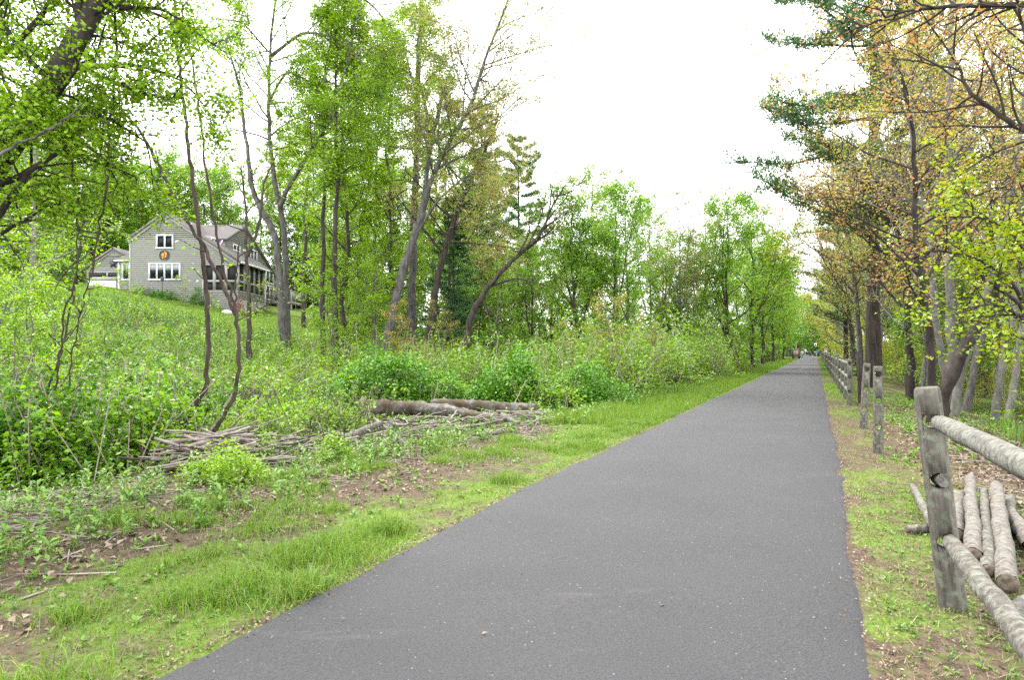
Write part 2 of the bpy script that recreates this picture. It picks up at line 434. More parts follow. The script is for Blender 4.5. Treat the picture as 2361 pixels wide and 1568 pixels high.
py = axis_grid([(-5, 2, 20), (2, 14, 120), (14, 40, 100), (40, 156, 110)])
rows = []
for q, y in enumerate(py):
    eL = VL + .03 * fbm(y, 0, 4.1, 4) + .05 * fbm(y, 3, .5, 5); eR = VR + .025 * fbm(y, 9, 3.1, 4) + .06 * fbm(y, 5, .6, 5)
    if 8.3 < y < 8.9: eR -= .12 * math.sin((y - 8.3) / .6 * math.pi)
    for t in (0, .02, .25, .5, .75, .98, 1):
        v = eL + (eR - eL) * t
        z = float(zpath(y)) + .012 + .02 * (1 - (2 * t - 1) ** 2) - (.03 if t in (0, 1) else 0)
        rows.append((v + SL * y, y, z))
k = 7
f = [(a * k + b, a * k + b + 1, (a + 1) * k + b + 1, (a + 1) * k + b) for a in range(len(py) - 1) for b in range(k - 1)]
pm = MB(); pm.add(rows, f)
ob('path', pm.mesh('path', M['asphalt'], True), kind='structure')

# ------------------------------------------------------------------ leaves, blades
def norm(a): return a / (np.linalg.norm(a, axis=-1, keepdims=True) + 1e-9)
def add_leaves(B, rng, pos, size, aspect=.62, flat=.5, fold=.18, droop=.25, m=0):
    n = len(pos)
    if n == 0: return
    th = rng.uniform(0, 2 * np.pi, n)
    a = norm(np.stack([np.cos(th), np.sin(th), rng.normal(-droop, .4, n)], -1))
    up = np.array([0, 0, 1.0]) * flat + rng.normal(0, 1, (n, 3)) * (1 - flat) * .8
    side = norm(np.cross(up, a)); nn = np.cross(a, side)
    L = (size * rng.uniform(.65, 1.35, n))[:, None]; W = L * aspect
    if size >= .1:
        v = np.stack([pos - side * W * .42 + nn * W * .1, pos + side * W * .42, pos + a * L - nn * L * .1], 1).reshape(-1, 3)
        B.add(v, np.arange(n)[:, None] * 3 + [0, 1, 2], m); return
    mid = pos + a * L * .42
    v = np.stack([pos, mid + side * W / 2 + nn * W * fold, pos + a * L - nn * L * .08, mid - side * W / 2 + nn * W * fold], 1).reshape(-1, 3)
    o = np.arange(n)[:, None] * 4
    f = np.concatenate([o + [0, 1, 2], o + [0, 2, 3]], 1).reshape(-1, 3)
    B.add(v, f, m)

def add_blades(B, rng, pos, h, w, lean=.45, m=0, seg2=True):
    n = len(pos)
    if n == 0: return
    th = rng.uniform(0, 2 * np.pi, n)
    d = np.stack([np.cos(th), np.sin(th), np.zeros(n)], -1)
    s = np.stack([-np.sin(th), np.cos(th), np.zeros(n)], -1)
    fc = rng.uniform(0, np.pi, n); s = s * np.cos(fc)[:, None] + d * np.sin(fc)[:, None]
    h = (h * rng.uniform(.5, 1.3, n))[:, None]; w = (w * rng.uniform(.7, 1.3, n))[:, None]
    ln = np.abs(rng.normal(0, lean, n))[:, None]
    up = np.array([0, 0, 1.0])
    if seg2:
        mid = pos + up * h * .6 + d * h * ln * .35
        tip = pos + up * h * (1 - .25 * ln) + d * h * ln
        v = np.stack([pos - s * w / 2, pos + s * w / 2, mid + s * w * .4, mid - s * w * .4, tip], 1).reshape(-1, 3)
        o = np.arange(n)[:, None] * 5
        B.add(v, np.concatenate([o + [0, 1, 2], o + [0, 2, 3], o + [3, 2, 4]], 1).reshape(-1, 3), m)
    else:
        tip = pos + up * h + d * h * ln
        v = np.stack([pos - s * w / 2, pos + s * w / 2, tip], 1).reshape(-1, 3)
        o = np.arange(n)[:, None] * 3
        B.add(v, o + [0, 1, 2], m)

# ------------------------------------------------------------------ tree growing
GA = 2.39996
def grow(rng, p, d, L, n, wander, up):
    pts = [np.array(p, float)]; d = np.array(d, float)
    for q in range(n):
        d = d + rng.normal(0, wander, 3); d[2] += up
        d /= np.linalg.norm(d)
        pts.append(pts[-1] + d * L / n)
    return np.array(pts)
def at_t(pts, t):
    n = len(pts) - 1; q = min(int(t * n), n - 1); f = t * n - q
    return pts[q] * (1 - f) + pts[q + 1] * f, (pts[q + 1] - pts[q]) / (np.linalg.norm(pts[q + 1] - pts[q]) + 1e-9)
def perp_dir(rng, t, ang, az):
    ref = np.array([0, 0, 1.0]) if abs(t[2]) < .9 else np.array([1.0, 0, 0])
    u = np.cross(t, ref); u /= np.linalg.norm(u); w = np.cross(t, u)
    return t * math.cos(ang) + (u * math.cos(az) + w * math.sin(az)) * math.sin(ang)

def branch_out(W, A, rng, stem, r0, n, t0, Lmax, ang=(.7, 1.2), up=.05, sub=5, tw=4, shape=None, t1=1.0, wander=.12, az0=None, azspread=None, sides=5, twl=.22):
    """side limbs, their branches and twigs along a stem; leaf anchors go into A"""
    SP, SD, SLn, SR, SL3 = [], [], [], [], []
    for i in range(n):
        t = t0 + (t1 - t0) * (i + rng.uniform(.1, .9)) / n
        p, d = at_t(stem, t)
        az = (i * GA + rng.uniform(-.5, .5)) if az0 is None else az0 + rng.normal(0, azspread)
        L = Lmax * (shape(t) if shape else 1) * rng.uniform(.65, 1.2)
        rb = max(.012, min(r0 * (1 - .75 * t) * .55, L * .022))
        b = grow(rng, p, perp_dir(rng, d, rng.uniform(*ang), az), L, 6, wander, up)
        W.tube(b, np.linspace(rb, rb * .25, 7), sides, cap=False)
        if L < .8:
            A.append(b[2:]); continue
        for j in range(sub):
            tt = .25 + .75 * (j + rng.uniform(0, 1)) / sub
            p2, d2 = at_t(b, min(tt, .999))
            SP.append(p2); SD.append(d2); SLn.append(L * .48 * (1.15 - .6 * tt)); SR.append(rb); SL3.append(max(.18, L * twl))
    N = len(SP)
    if not N: return
    SP = np.array(SP); SD = np.array(SD); SLn = np.array(SLn) * rng.uniform(.7, 1.2, N); SR = np.array(SR); SL3 = np.array(SL3)
    def off_dir(d, lo, hi):
        k_ = norm(np.cross(d, rng.normal(0, 1, d.shape))); an = rng.uniform(lo, hi, (len(d), 1)); return d * np.cos(an) + k_ * np.sin(an)
    def vgrow(p, d, L, n, wd, up_):
        out = [p]
        for q in range(n):
            d = d + rng.normal(0, wd, d.shape); d[:, 2] += up_; d = norm(d); out.append(out[-1] + d * (L / n)[:, None])
        return np.stack(out, 1)
    S_ = vgrow(SP, off_dir(SD, .5, 1.0), SLn, 4, wander * 1.2, up * .6)
    multi_tube(W, S_[:, [0, 2, 4]], SR[:, None] * np.array([.42, .28, .14])[None], 3)
    A.append(S_[:, 3:].reshape(-1, 3))
    if tw:
        f = (.25 + .75 * (np.arange(tw)[None] + rng.uniform(0, 1, (N, tw))) / tw) * 3.99; q = np.minimum(f.astype(int), 3); g_ = (f - q)[..., None]
        ii = np.arange(N)[:, None]; p3 = S_[ii, q] * (1 - g_) + S_[ii, q + 1] * g_; d3 = norm(S_[ii, q + 1] - S_[ii, q])
        T_ = vgrow(p3.reshape(-1, 3), off_dir(d3.reshape(-1, 3), .4, 1.1), np.repeat(SL3, tw) * rng.uniform(.6, 1.2, N * tw), 2, wander, up * .3)
        multi_tube(W, T_[:, [0, 2]], np.repeat(SR, tw)[:, None] * np.array([.16, .05])[None] + .002, 3)
        A.append(T_.reshape(-1, 3))
def leaf_cloud(rng, A, per, spread):
    a = np.concatenate(A)
    p = np.repeat(a, per, axis=0)
    return p + rng.normal(0, spread, p.shape) * np.array([1, 1, .7])

def wobble_trunk(rng, pts, n=14, amp=.05):
    """resample a poly-line smoothly"""
    pts = np.array(pts, float)
    d = np.concatenate([[0], np.cumsum(np.linalg.norm(np.diff(pts, axis=0), axis=1))])
    t = np.linspace(0, d[-1], n)
    out = np.stack([np.interp(t, d, pts[:, q]) for q in range(3)], -1)
    for _ in range(1): out[1:-1] = .25 * out[:-2] + .5 * out[1:-1] + .25 * out[2:]
    out[1:-1] += rng.normal(0, amp, (n - 2, 3)) * np.array([1, 1, .3])
    return out

PROTO = {}
def flare(r, n, top=.25, base=1.35):
    t = np.linspace(0, 1, n)
    return r * (1 - (1 - top) * t) * (1 + (base - 1) * np.exp(-t * n * .9))

def proto_tree(key, seed, h, r, t0, n, Lmax, leafsize, per, spread, ang=(.8, 1.3), up=.03, sub=5, tw=4, shape=None, forks=0, bark='bark_brown', leaf='leaf_spring', flat=.5, wander=.12, lean=0):
    rng = np.random.default_rng(seed)
    W, A = MB(), []
    top = np.array([lean + rng.normal(0, .3), rng.normal(0, .3), h])
    tr = wobble_trunk(rng, [np.zeros(3) - [0, 0, .3], top * .33 + rng.normal(0, .12, 3) * [1, 1, 0], top * .66 + rng.normal(0, .2, 3) * [1, 1, 0], top], 14, h * .004)
    W.tube(tr, flare(r, 14, .1), 9, rough=.05, rng=rng)
    branch_out(W, A, rng, tr, r, n, t0, Lmax, ang, up, sub, tw, shape, wander=wander)
    for q in range(forks):
        p, d = at_t(tr, rng.uniform(.15, .4))
        az = q * 2.1 + rng.uniform(0, 1)
        s = grow(rng, p, perp_dir(rng, d, rng.uniform(.25, .5), az), h * rng.uniform(.5, .7), 8, .06, .06)
        W.tube(s, np.linspace(r * .6, r * .1, 9), 7, cap=False, rough=.04, rng=rng)
        branch_out(W, A, rng, s, r * .6, max(4, n // 2), .25, Lmax * .75, ang, up, sub, tw, None, wander=wander)
    B = MB()
    add_leaves(B, rng, leaf_cloud(rng, A, per, spread), leafsize, flat=flat)
    PROTO[key] = (W.mesh(key + '_trunk', M[bark], True), B.mesh(key + '_crown', M[leaf]), h)

cone = lambda t: max(.25, 1.15 - .85 * t)
dome = lambda t: max(.3, math.sin(min(1, max(.05, (1 - t) * 1.35 + .12)) * math.pi * .55))
oval = lambda t: max(.3, math.sin(math.pi * min(.98, max(.12, t * .95 - .02))) ** .7)

# slender forest trees with layered sprays
for q in range(3):
    proto_tree(f'slim{q}', 20 + q, 20, .15, .16, 34, 3.3, .16, 6, .17, (1.0, 1.45), .03, 5, 4, cone, 0, 'bark_brown', 'leaf_spring', .72, .1, lean=.8 * (q - 1))
# rounded, many-stemmed trees
for q in range(3):
    proto_tree(f'round{q}', 40 + q, 11, .13, .08, 18, 3.5, .145, 6, .19, (.5, 1.1), .08, 5, 4, oval, 2, 'bark_brown', 'leaf_mid', .45)
# open spring crowns (red maple habit)
for q in range(3):
    proto_tree(f'open{q}', 60 + q, 17, .12, .15, 26, 4.6, .11, 4, .17, (.6, 1.15), .06, 6, 4, dome, 1, 'bark_grey', 'leaf_budding', .55)
# saplings
for q in range(3):
    proto_tree(f'sapling{q}', 80 + q, 5, .04, .15, 16, 1.3, .085, 4, .08, (.8, 1.3), .04, 4, 3, cone, 1, 'bark_grey', 'leaf_pale', .75)
# far full crowns
proto_tree('highslim', 26, 20, .15, .42, 26, 3.0, .16, 6, .17, (1.0, 1.45), .03, 5, 4, cone, 0, 'bark_brown', 'leaf_spring', .72, .1, lean=.4)
for q in range(2):
    proto_tree(f'full{q}', 90 + q, 19, .2, .08, 30, 4.8, .25, 6, .3, (.6, 1.2), .05, 5, 3, oval, 1, 'bark_brown', 'leaf_mid', .45)

def proto_pine(key, seed, h, r, t0, tiers, Lmax, tuft=.26):
    rng = np.random.default_rng(seed)
    W, T = MB(), []
    tr = wobble_trunk(rng, [(0, 0, -.3), (.1, 0, h * .5), (0, .1, h)], 18, .03)
    W.tube(tr, flare(r, 18, .08), 10, rough=.05, rng=rng)
    for i in range(tiers):
        t = t0 + (1 - t0) * (i + .3) / tiers
        for w in range(5):
            p, d = at_t(tr, min(.995, t + rng.uniform(-.01, .01)))
            L = Lmax * max(.15, (1 - (t - t0) / (1 - t0)) ** .42) * rng.uniform(.6, 1.15)
            az = w * 1.257 + i * .7 + rng.uniform(-.3, .3)
            b = grow(rng, p, perp_dir(rng, d, rng.uniform(1.2, 1.75), az), L, 7, .08, .035)
            rb = min(.06, L * .014)
            W.tube(b, np.linspace(rb, rb * .25, 8), 5, cap=False)
            for s in range(int(9 + L * 4)):
                tt = .14 + .86 * rng.uniform(0, 1)
                p2, d2 = at_t(b, min(tt, .999))
                q = grow(rng, p2, perp_dir(rng, d2, rng.uniform(.5, 1.0), rng.choice([0, math.pi]) + rng.normal(0, .35)), L * .28 * rng.uniform(.5, 1.1) * (1.2 - .6 * tt), 3, .1, .06)
                W.tube(q, np.linspace(.012, .004, 4), 3, cap=False)
                T.append(q[1:]); T.append((q[1:] + q[:-1]) / 2)
    a = np.concatenate(T); B = MB()
    p = np.repeat(a, 7, axis=0) + rng.normal(0, .1, (len(a) * 7, 3))
    n = len(p)
    d = norm(rng.normal(0, 1, (n, 3)) + np.array([0, 0, .5])); s = norm(np.cross(d, rng.normal(0, 1, (n, 3))))
    Lx = rng.uniform(.6, 1.2, (n, 1)) * tuft; wd = .028
    v = np.stack([p - s * wd, p + s * wd, p + d * Lx], 1).reshape(-1, 3)
    B.add(v, np.arange(n)[:, None] * 3 + [0, 1, 2])
    PROTO[key] = (W.mesh(key + '_trunk', M['bark_brown'], True), B.mesh(key + '_crown', M['leaf_pine']), h)
proto_pine('pine0', 5, 25, .30, .22, 18, 5.6)
proto_pine('pine1', 6, 22, .26, .12, 18, 3.8)

def place(key, x, y, s=1.0, rz=None, label='', group=None, leaf=None, bark=None, name='tree', tilt=(0, 0), sz=None, dz=0, cat='tree'):
    tm, cm, h = PROTO[key]
    e = thing(name, label, cat, (x, y, Hs(x, y) + dz), U(0, 6.28) if rz is None else rz, group)
    e.rotation_euler = (tilt[0], tilt[1], e.rotation_euler[2])
    e.scale = (s, s, sz or s)
    for nm, me, ov in (('trunk', tm, bark), ('crown', cm, leaf)):
        o = ob(nm, me, e)
        if ov:
            o.material_slots[0].link = 'OBJECT'; o.material_slots[0].material = M[ov]
    return e
def px_xy(px, Y): return ((px - CX) / F * Y, Y)

def custom_tree(name, label, stems, limbs, leaf, bark, seed, leafsize=.09, per=4, spread=.12, cat='tree', flat=.5, extra=None, aspect=.62):
    """stems: (points, r_base, r_top, [branch_out kwargs])"""
    rng = np.random.default_rng(seed)
    W, A = MB(), []
    base = np.array(stems[0][0][0], float)
    for pts, r0, r1, kws in stems:
        tr = wobble_trunk(rng, pts, max(8, len(pts) * 4), r0 * .12) - base
        W.tube(tr, np.linspace(r0, r1, len(tr)) * (1 + (.3 if r0 > .08 else 0) * np.exp(-np.arange(len(tr)) * .9)), 10 if r0 > .06 else 7, rough=.07, rng=rng)
        for kw in (kws or []): branch_out(W, A, rng, tr, r0, **kw)
    e = thing(name, label, cat, tuple(base))
    ob('trunk', W.mesh(name + '_trunk', M[bark], True), e)
    if A:
        B = MB(); add_leaves(B, rng, leaf_cloud(rng, A, per, spread), leafsize, flat=flat, aspect=aspect)
        ob('crown', B.mesh(name + '_crown', M[leaf]), e)
    return e
def pp(lst, Y, y1=None):
    n = len(lst)
    ys = np.linspace(Y, Y if y1 is None else y1, n)
    return [P(a, b, ys[q]) for q, (a, b) in enumerate(lst)]

# ------------------------------------------------------------------ house on the hill (front wall on the plane y = 60)
YH = 60.0; KH = F / YH
fx = lambda px: (px - CX) / KH
fz = lambda py: CAMH + (HZ - py) / KH
XL, XP, XR = fx(299), fx(383), -23.74
ZP = fz(489); SLL, SLR = .712, .658
EXP = .18
def siding(Bm, poly, plane, course=EXP, lip=.008):
    """lapped boards over a convex polygon (u, z) on a plane: ('y', c, sign) or ('x', c, sign)"""
    ax, c, sg = plane
    zs = [p[1] for p in poly]; z = min(zs)
    def span(zz):
        us = []
        n = len(poly)
        for a in range(n):
            (u0, z0), (u1, z1) = poly[a], poly[(a + 1) % n]
            if z0 != z1 and min(z0, z1) - 1e-6 <= zz <= max(z0, z1) + 1e-6: us.append(u0 + (u1 - u0) * (zz - z0) / (z1 - z0))
            elif z0 == z1 and abs(zz - z0) < 1e-6: us += [u0, u1]
        return (min(us), max(us)) if us else None
    mk = (lambda u, d, zz: (u, c + sg * d, zz)) if ax == 'y' else (lambda u, d, zz: (c + sg * d, u, zz))
    while z < max(zs) - .02:
        z1 = min(z + course, max(zs) - .001)
        s0, s1 = span(z + .001), span(z1)
        if s0 and s1:
            v = [mk(s0[0], lip, z), mk(s0[1], lip, z), mk(s1[1], .004, z1), mk(s1[0], .004, z1), mk(s0[0], 0, z), mk(s0[1], 0, z)]
            Bm.add(v, [(0, 1, 2, 3), (4, 5, 1, 0)])
        z += course
house = thing('house', 'grey clapboard house with white windows and saltbox roof on the hill', 'house', (fx(383), YH, Hs(fx(383), YH)))
def hpart(name, Bm, mats, parent=None, smooth=False, label=None):
    me = Bm.mesh(name, mats, smooth)
    p = parent or house
    off = house.location
    o = ob(name, me, p)
    if p is house: o.location = -off
    if label: o['label'] = label
    return o
ZB = 3.5
# bodies behind the boards
b = MB()
WX0 = fx(468.3); ZT0 = fz(612) + .3
b.prism([(XL, ZB), (WX0, ZB), (WX0, ZP - SLR * (WX0 - XP) - .12), (XP, ZP - .12), (XL, ZP - SLL * (XP - XL) - .12)], 'y', YH + .35, YH + 6.2)
b.prism([(WX0 + .01, ZT0), (XR - .3, ZT0), (WX0 + .01, ZP - SLR * (WX0 + .01 - XP) - .14)], 'y', YH + .36, YH + 6.18)
b.box(WX0 + .01, XR - .36, YH + .36, YH + 6.17, ZB, fz(670))
xw = -26.0
wing = [(62.8, ZB), (76, ZB), (76, 9.62), (67, 13.62), (62.8, 11.75)]
b.prism(wing, 'x', -32.9, xw - .03)
b.box(fx(190), fx(335), 66.2, 73, ZB, fz(604))                       # garage
hpart('wall', b, M['siding'])
# boards
b = MB(); wx = fx(468.3); zt, zs_ = fz(612), fz(670)
pz = lambda x: ZP - .1 - (SLL * (XP - x) if x < XP else SLR * (x - XP))
siding(b, [(XL, ZB), (wx, ZB), (wx, pz(wx)), (XP, pz(XP)), (XL, pz(XL))], ('y', YH, -1))
siding(b, [(wx, zt), (XR, zt), (XR, max(pz(XR), zt + .01)), (wx, pz(wx))], ('y', YH, -1))
siding(b, [(wx, ZB), (XR, ZB), (XR, zs_), (wx, zs_)], ('y', YH, -1))
siding(b, [(60, ZB), (66.35, ZB), (66.35, zs_), (60, zs_)], ('x', XR, 1))
siding(b, [(62.8, 8), (76, 5.0), (76, 9.6), (67, 13.6), (62.8, 11.75)], ('x', xw, 1))
siding(b, [(62, ZB), (66, ZB), (66, pz(XL)), (62, pz(XL))], ('x', XL, -1))
# body fill directly behind the front boards
b.prism([(XL, ZB), (wx, ZB), (wx, pz(wx)), (XP, pz(XP)), (XL, pz(XL))], 'y', YH + .004, YH + .34)
b.prism([(wx + .01, zt), (XR, zt), (XR, pz(XR)), (wx + .01, pz(wx + .01))], 'y', YH + .006, YH + .33)
b.prism([(wx + .01, ZB), (XR - .01, ZB), (XR - .01, zs_), (wx + .01, zs_)], 'y', YH + .006, YH + .33)
b.box(XR - .35, XR - .004, YH + .02, 66.35, ZB, zs_)
hpart('siding', b, M['siding'])
# garage front
gx0, gx1, gyf = fx(190) * 66 / 60, fx(300) * 66 / 60, 66.0
g0 = lambda px: (px - CX) / F * 66; gz = lambda py: CAMH + (HZ - py) / F * 66
b = MB()
gpoly = [(g0(200), ZB), (g0(300), ZB), (g0(300), gz(594)), (g0(263.7), gz(572)), (g0(200), gz(615))]
siding(b, gpoly, ('y', gyf, -1)); b.prism(gpoly, 'y', gyf + .004, gyf + .3)
hpart('garage_wall', b, M['siding'])
b = MB(); b.box(g0(204), g0(268), gyf - .06, gyf - .028, gz(700), gz(647)); hpart('garage_door', b, M['white'], label='white garage door low on the wing')
b = MB(); b.box(g0(200), g0(272), gyf - .07, gyf - .03, gz(647), gz(638.5)); b.box(g0(200), g0(272), gyf - .07, gyf - .03, gz(629), gz(627)); b.box(g0(245.8), g0(250), gyf - .068, gyf - .03, gz(638.5), gz(629)); hpart('trim_band', b, M['trim'])
for a0, a1 in ((205, 245.6), (250.2, 270)):
    b = MB(); b.box(g0(a0), g0(a1), gyf - .05, gyf - .03, gz(638.4), gz(629.1)); hpart('garage_window', b, M['dark'])
def slab(Bm, quad, th=.16):
    q = np.array(quad, float); nrm = np.cross(q[1] - q[0], q[3] - q[0]); nrm /= np.linalg.norm(nrm)
    if nrm[2] < 0: nrm = -nrm
    v = np.concatenate([q, q - nrm * th])
    Bm.add(v, [(0, 1, 2, 3), (7, 6, 5, 4), (0, 4, 5, 1), (1, 5, 6, 2), (2, 6, 7, 3), (3, 7, 4, 0)])
def roof(quads, name='roof', parent=None):
    b = MB()
    for q in quads:
        q = np.array(q, float)
        slab(b, q)
        # courses of shingles, each lapping a little over the next
        n = max(3, int(np.linalg.norm(q[3] - q[0]) / .28))
        nrm = np.cross(q[1] - q[0], q[3] - q[0]); nrm /= np.linalg.norm(nrm)
        if nrm[2] < 0: nrm = -nrm
        for a in range(n):
            t0, t1 = a / n, (a + 1) / n
            A0, B0 = q[0] + (q[3] - q[0]) * t0, q[1] + (q[2] - q[1]) * t0
            A1, B1 = q[0] + (q[3] - q[0]) * t1, q[1] + (q[2] - q[1]) * t1
            v = [A0 + nrm * .004, B0 + nrm * .004, B1 + nrm * .022, A1 + nrm * .022, A1 + nrm * .003, B1 + nrm * .003]
            b.add(v, [(0, 1, 2, 3), (3, 2, 5, 4)])
    return hpart(name, b, M['shingle'], parent)
xe, ze = fx(557.5), ZP - SLR * (fx(557.5) - XP) + .02
xel = fx(293); zel = ZP - SLL * (XP - xel) + .02
RM = roof([[(XP, 59.7, ZP + .05), (XP, 68, ZP + .05), (xe, 68, ze), (xe, 59.7, ze)], [(XP, 68, ZP + .05), (XP, 59.7, ZP + .05), (xel, 59.7, zel), (xel, 68, zel)]])
roof([[(-33, 67, 13.78), (xw + .25, 67, 13.78), (xw + .25, 62.5, 11.75), (-33, 62.5, 11.75)], [(xw + .25, 67, 13.79), (-33, 67, 13.79), (-33, 76.4, 9.55), (xw + .25, 76.4, 9.55)]])
gr0 = lambda px, py, y: ((px - CX) / F * 66, y, CAMH + (HZ - py) / F * 66)
roof([[gr0(263.7, 570, 65.7), gr0(263.7, 570, 74), gr0(189, 621, 74), gr0(189, 621, 65.7)], [gr0(263.7, 570, 74), gr0(263.7, 570, 65.7), gr0(320, 600, 65.7), gr0(320, 600, 74)]], 'garage_roof')
# side bay with its hipped shed roof
bx0, bx1 = fx(271), XL - .01
b = MB(); siding(b, [(bx0, ZB), (bx1, ZB), (bx1, fz(601)), (bx0, fz(601))], ('y', 60.25, -1)); b.box(bx0, bx1, 60.255, 63, ZB, fz(601)); hpart('bay_wall', b, M['siding'])
b = MB(); b.box(bx0 - .06, bx0 + .06, 60.16, 60.3, ZB, fz(601)); hpart('corner_board', b, M['white'])
roof([[(bx1, 60.9, fz(575)), (bx1, 63.2, fz(575)), (bx0 - .3, 63.2, fz(600)), (bx0 - .3, 60.0, fz(600))], [(bx1, 60.9, fz(575)), (bx0 - .28, 60.0, fz(600) + .003), (bx1, 60.0, fz(600) + .003), (bx1, 60.02, fz(600) + .005)]], 'bay_roof')
b = MB(); b.box(bx0 - .32, bx1, 59.93, 60.01, fz(602.5), fz(599.5)); hpart('gutter', b, M['white'])
# rake boards and corner boards
def board(p0, p1, w, yf, th=.05):
    b = MB(); p0 = np.array(p0); p1 = np.array(p1)
    d = (p1 - p0) / np.linalg.norm(p1 - p0); nrm = np.array([d[1], -d[0]])
    if nrm[1] > 0: nrm = -nrm
    poly = [tuple(p0), tuple(p1), tuple(p1 + nrm * w), tuple(p0 + nrm * w)]
    b.prism(poly, 'y', yf - th, yf); return b
for p0, p1 in (((XP, ZP), (xe, ze - .02)), ((XP, ZP), (xel, zel - .02))):
    hpart('rake_board', board(p0, p1, .32, YH - .03, .12), M['trim'])
hpart('rake_board', board((g0(263.7), gz(571)), (g0(189.5), gz(621.5)), .28, gyf - .03, .1), M['trim'])
b = MB(); b.box(XL - .02, XL + .1, YH - .045, YH - .025, ZB, pz(XL)); hpart('corner_board', b, M['trim'])
b = MB(); b.box(wx - .06, wx + .05, YH - .05, YH - .026, ZB, zt); hpart('corner_board', b, M['trim'])
def vent(cx, cz, w, h, yf):
    b = MB(); b.prism([(cx - w, cz), (cx + w, cz), (cx, cz + h)], 'y', yf - .05, yf - .026)
    o = hpart('gable_vent', b, M['trim'])
    b = MB()
    for sg in (-1, 1):
        for q in range(6):
            t0 = .06 + q * .13
            if t0 > .75: break
            hw = w * (1 - t0 - .1) - .05
            if hw < .1: continue
            b.box(cx + (.05 if sg > 0 else -hw), cx + (hw if sg > 0 else -.05), yf - .075, yf - .0505, cz + t0 * h, cz + (t0 + .075) * h)
    hpart('louver', b, M['siding'], o)
    b = MB(); b.box(cx - w * 1.1, cx + w * 1.1, yf - .09, yf - .027, cz - .1, cz); b.box(cx - .04, cx + .04, yf - .085, yf - .051, cz + .001, cz + h * .97); hpart('frame', b, M['trim'], o)
vent(XP, fz(511), .62, .5, YH); vent(g0(263.7), gz(587.5), .62, .5, gyf)
def window(x0, x1, z0, z1, n, plane='y', c=YH, sg=-1, blinds=False, name='window'):
    def bxx(Bm, u0, u1, d0, d1, zz0, zz1):
        if plane == 'y': Bm.box(u0, u1, min(c + sg * d0, c + sg * d1), max(c + sg * d0, c + sg * d1), zz0, zz1)
        else: Bm.box(min(c + sg * d0, c + sg * d1), max(c + sg * d0, c + sg * d1), u0, u1, zz0, zz1)
    fw = .13
    b = MB()
    bxx(b, x0, x1, .026, .10, z1 - fw, z1); bxx(b, x0 - .04, x1 + .04, .026, .13, z0, z0 + fw)
    bxx(b, x0, x0 + fw, .026, .098, z0 + fw, z1 - fw); bxx(b, x1 - fw, x1, .026, .098, z0 + fw, z1 - fw)
    w = hpart(name, b, M['white'])
    iw = (x1 - x0 - 2 * fw - (n - 1) * .14) / n
    for q in range(n):
        u0 = x0 + fw + q * (iw + .14)
        b = MB(); bxx(b, u0, u0 + iw, .03, .05, z0 + fw, z1 - fw); hpart('pane', b, M['glass'], w)
        if q: b = MB(); bxx(b, u0 - .139, u0 - .001, .03, .094, z0 + fw, z1 - fw); hpart('mullion', b, M['white'], w)
        if blinds:
            b = MB(); bxx(b, u0 + .01, u0 + iw - .01, .0505, .056, z1 - fw - (z1 - z0) * .33, z1 - fw - .01); hpart('blind', b, M['blind'], w)
    return w
window(fx(360.8), fx(400.7), fz(573.8), fz(540.7), 2)
window(fx(343.4), fx(416.9), fz(646.5), fz(605.9), 4, blinds=True)
window(fx(278), fx(297.4), fz(646.2), fz(605.9), 1, c=60.25, blinds=True)
window(64.3, 66.0, 10.95, 11.6, 2, 'x', xw, 1)
window(68.6, 70.4, 10.3, 11.75, 2, 'x', xw, 1)
window(72.9, 75.2, 8.75, 10.1, 2, 'x', xw, 1)
window(72.9, 75.2, 7.0, 8.6, 2, 'x', xw, 1)
# small dormer on the long slope
b = MB(); b.box(-29, -26.6, 60.9, 62.4, 10.2, 11.75); hpart('dormer', b, M['siding'])
window(61.0, 62.3, 11.0, 11.65, 2, 'x', -26.6, 1)
# screened porch
px_posts = [470.5, 494.2, 520.8, 547.5]
b = MB()
for q in px_posts: b.box(fx(q) - .12, fx(q) + .12, YH - .03, YH + .2, zs_, zt)
for q in np.linspace(60.2, 66.25, 6)[1:]: b.box(XR - .2, XR + .03, q - .11, q + .11, zs_, zt + .3)
zm = fz(648)
b.box(wx, XR, YH - .028, YH + .18, zm - .09, zm + .09); b.box(XR - .18, XR + .028, YH + .01, 66.3, zm - .09, zm + .09)
b.box(wx, XR + .03, YH - .035, YH + .19, zs_ - .08, zs_ + .02); b.box(XR - .19, XR + .035, YH + .01, 66.32, zs_ - .08, zs_ + .02)
hpart('porch_frame', b, M['trim'])
for q in range(3):
    for z0, z1 in ((zs_ + .02, zm - .09), (zm + .09, zt)):
        b = MB(); b.box(fx(px_posts[q]) + .13, fx(px_posts[q + 1]) - .13, YH + .1, YH + .12, z0, z1); hpart('screen', b, M['screen'])
yy = np.linspace(60.2, 66.25, 6)
for q in range(5):
    for z0, z1 in ((zs_ + .02, zm - .09), (zm + .09, zt + .25)):
        b = MB(); b.box(XR - .12, XR - .1, yy[q] + .12, yy[q + 1] - .12, z0, z1); hpart('screen', b, M['screen'])
b = MB(); b.box(xe - .02, xe + .12, 59.75, 66.6, ze - .16, ze - .01); hpart('gutter', b, M['white'])
b = MB(); b.box(XR - .06, XR + .06, 66.36, 66.5, ZB, ze); hpart('corner_board', b, M['white'])
b = MB(); b.box(XR - .02, XR + .012, 60.03, 66.34, ZB, fz(690)); hpart('foundation', b, M['concrete'])
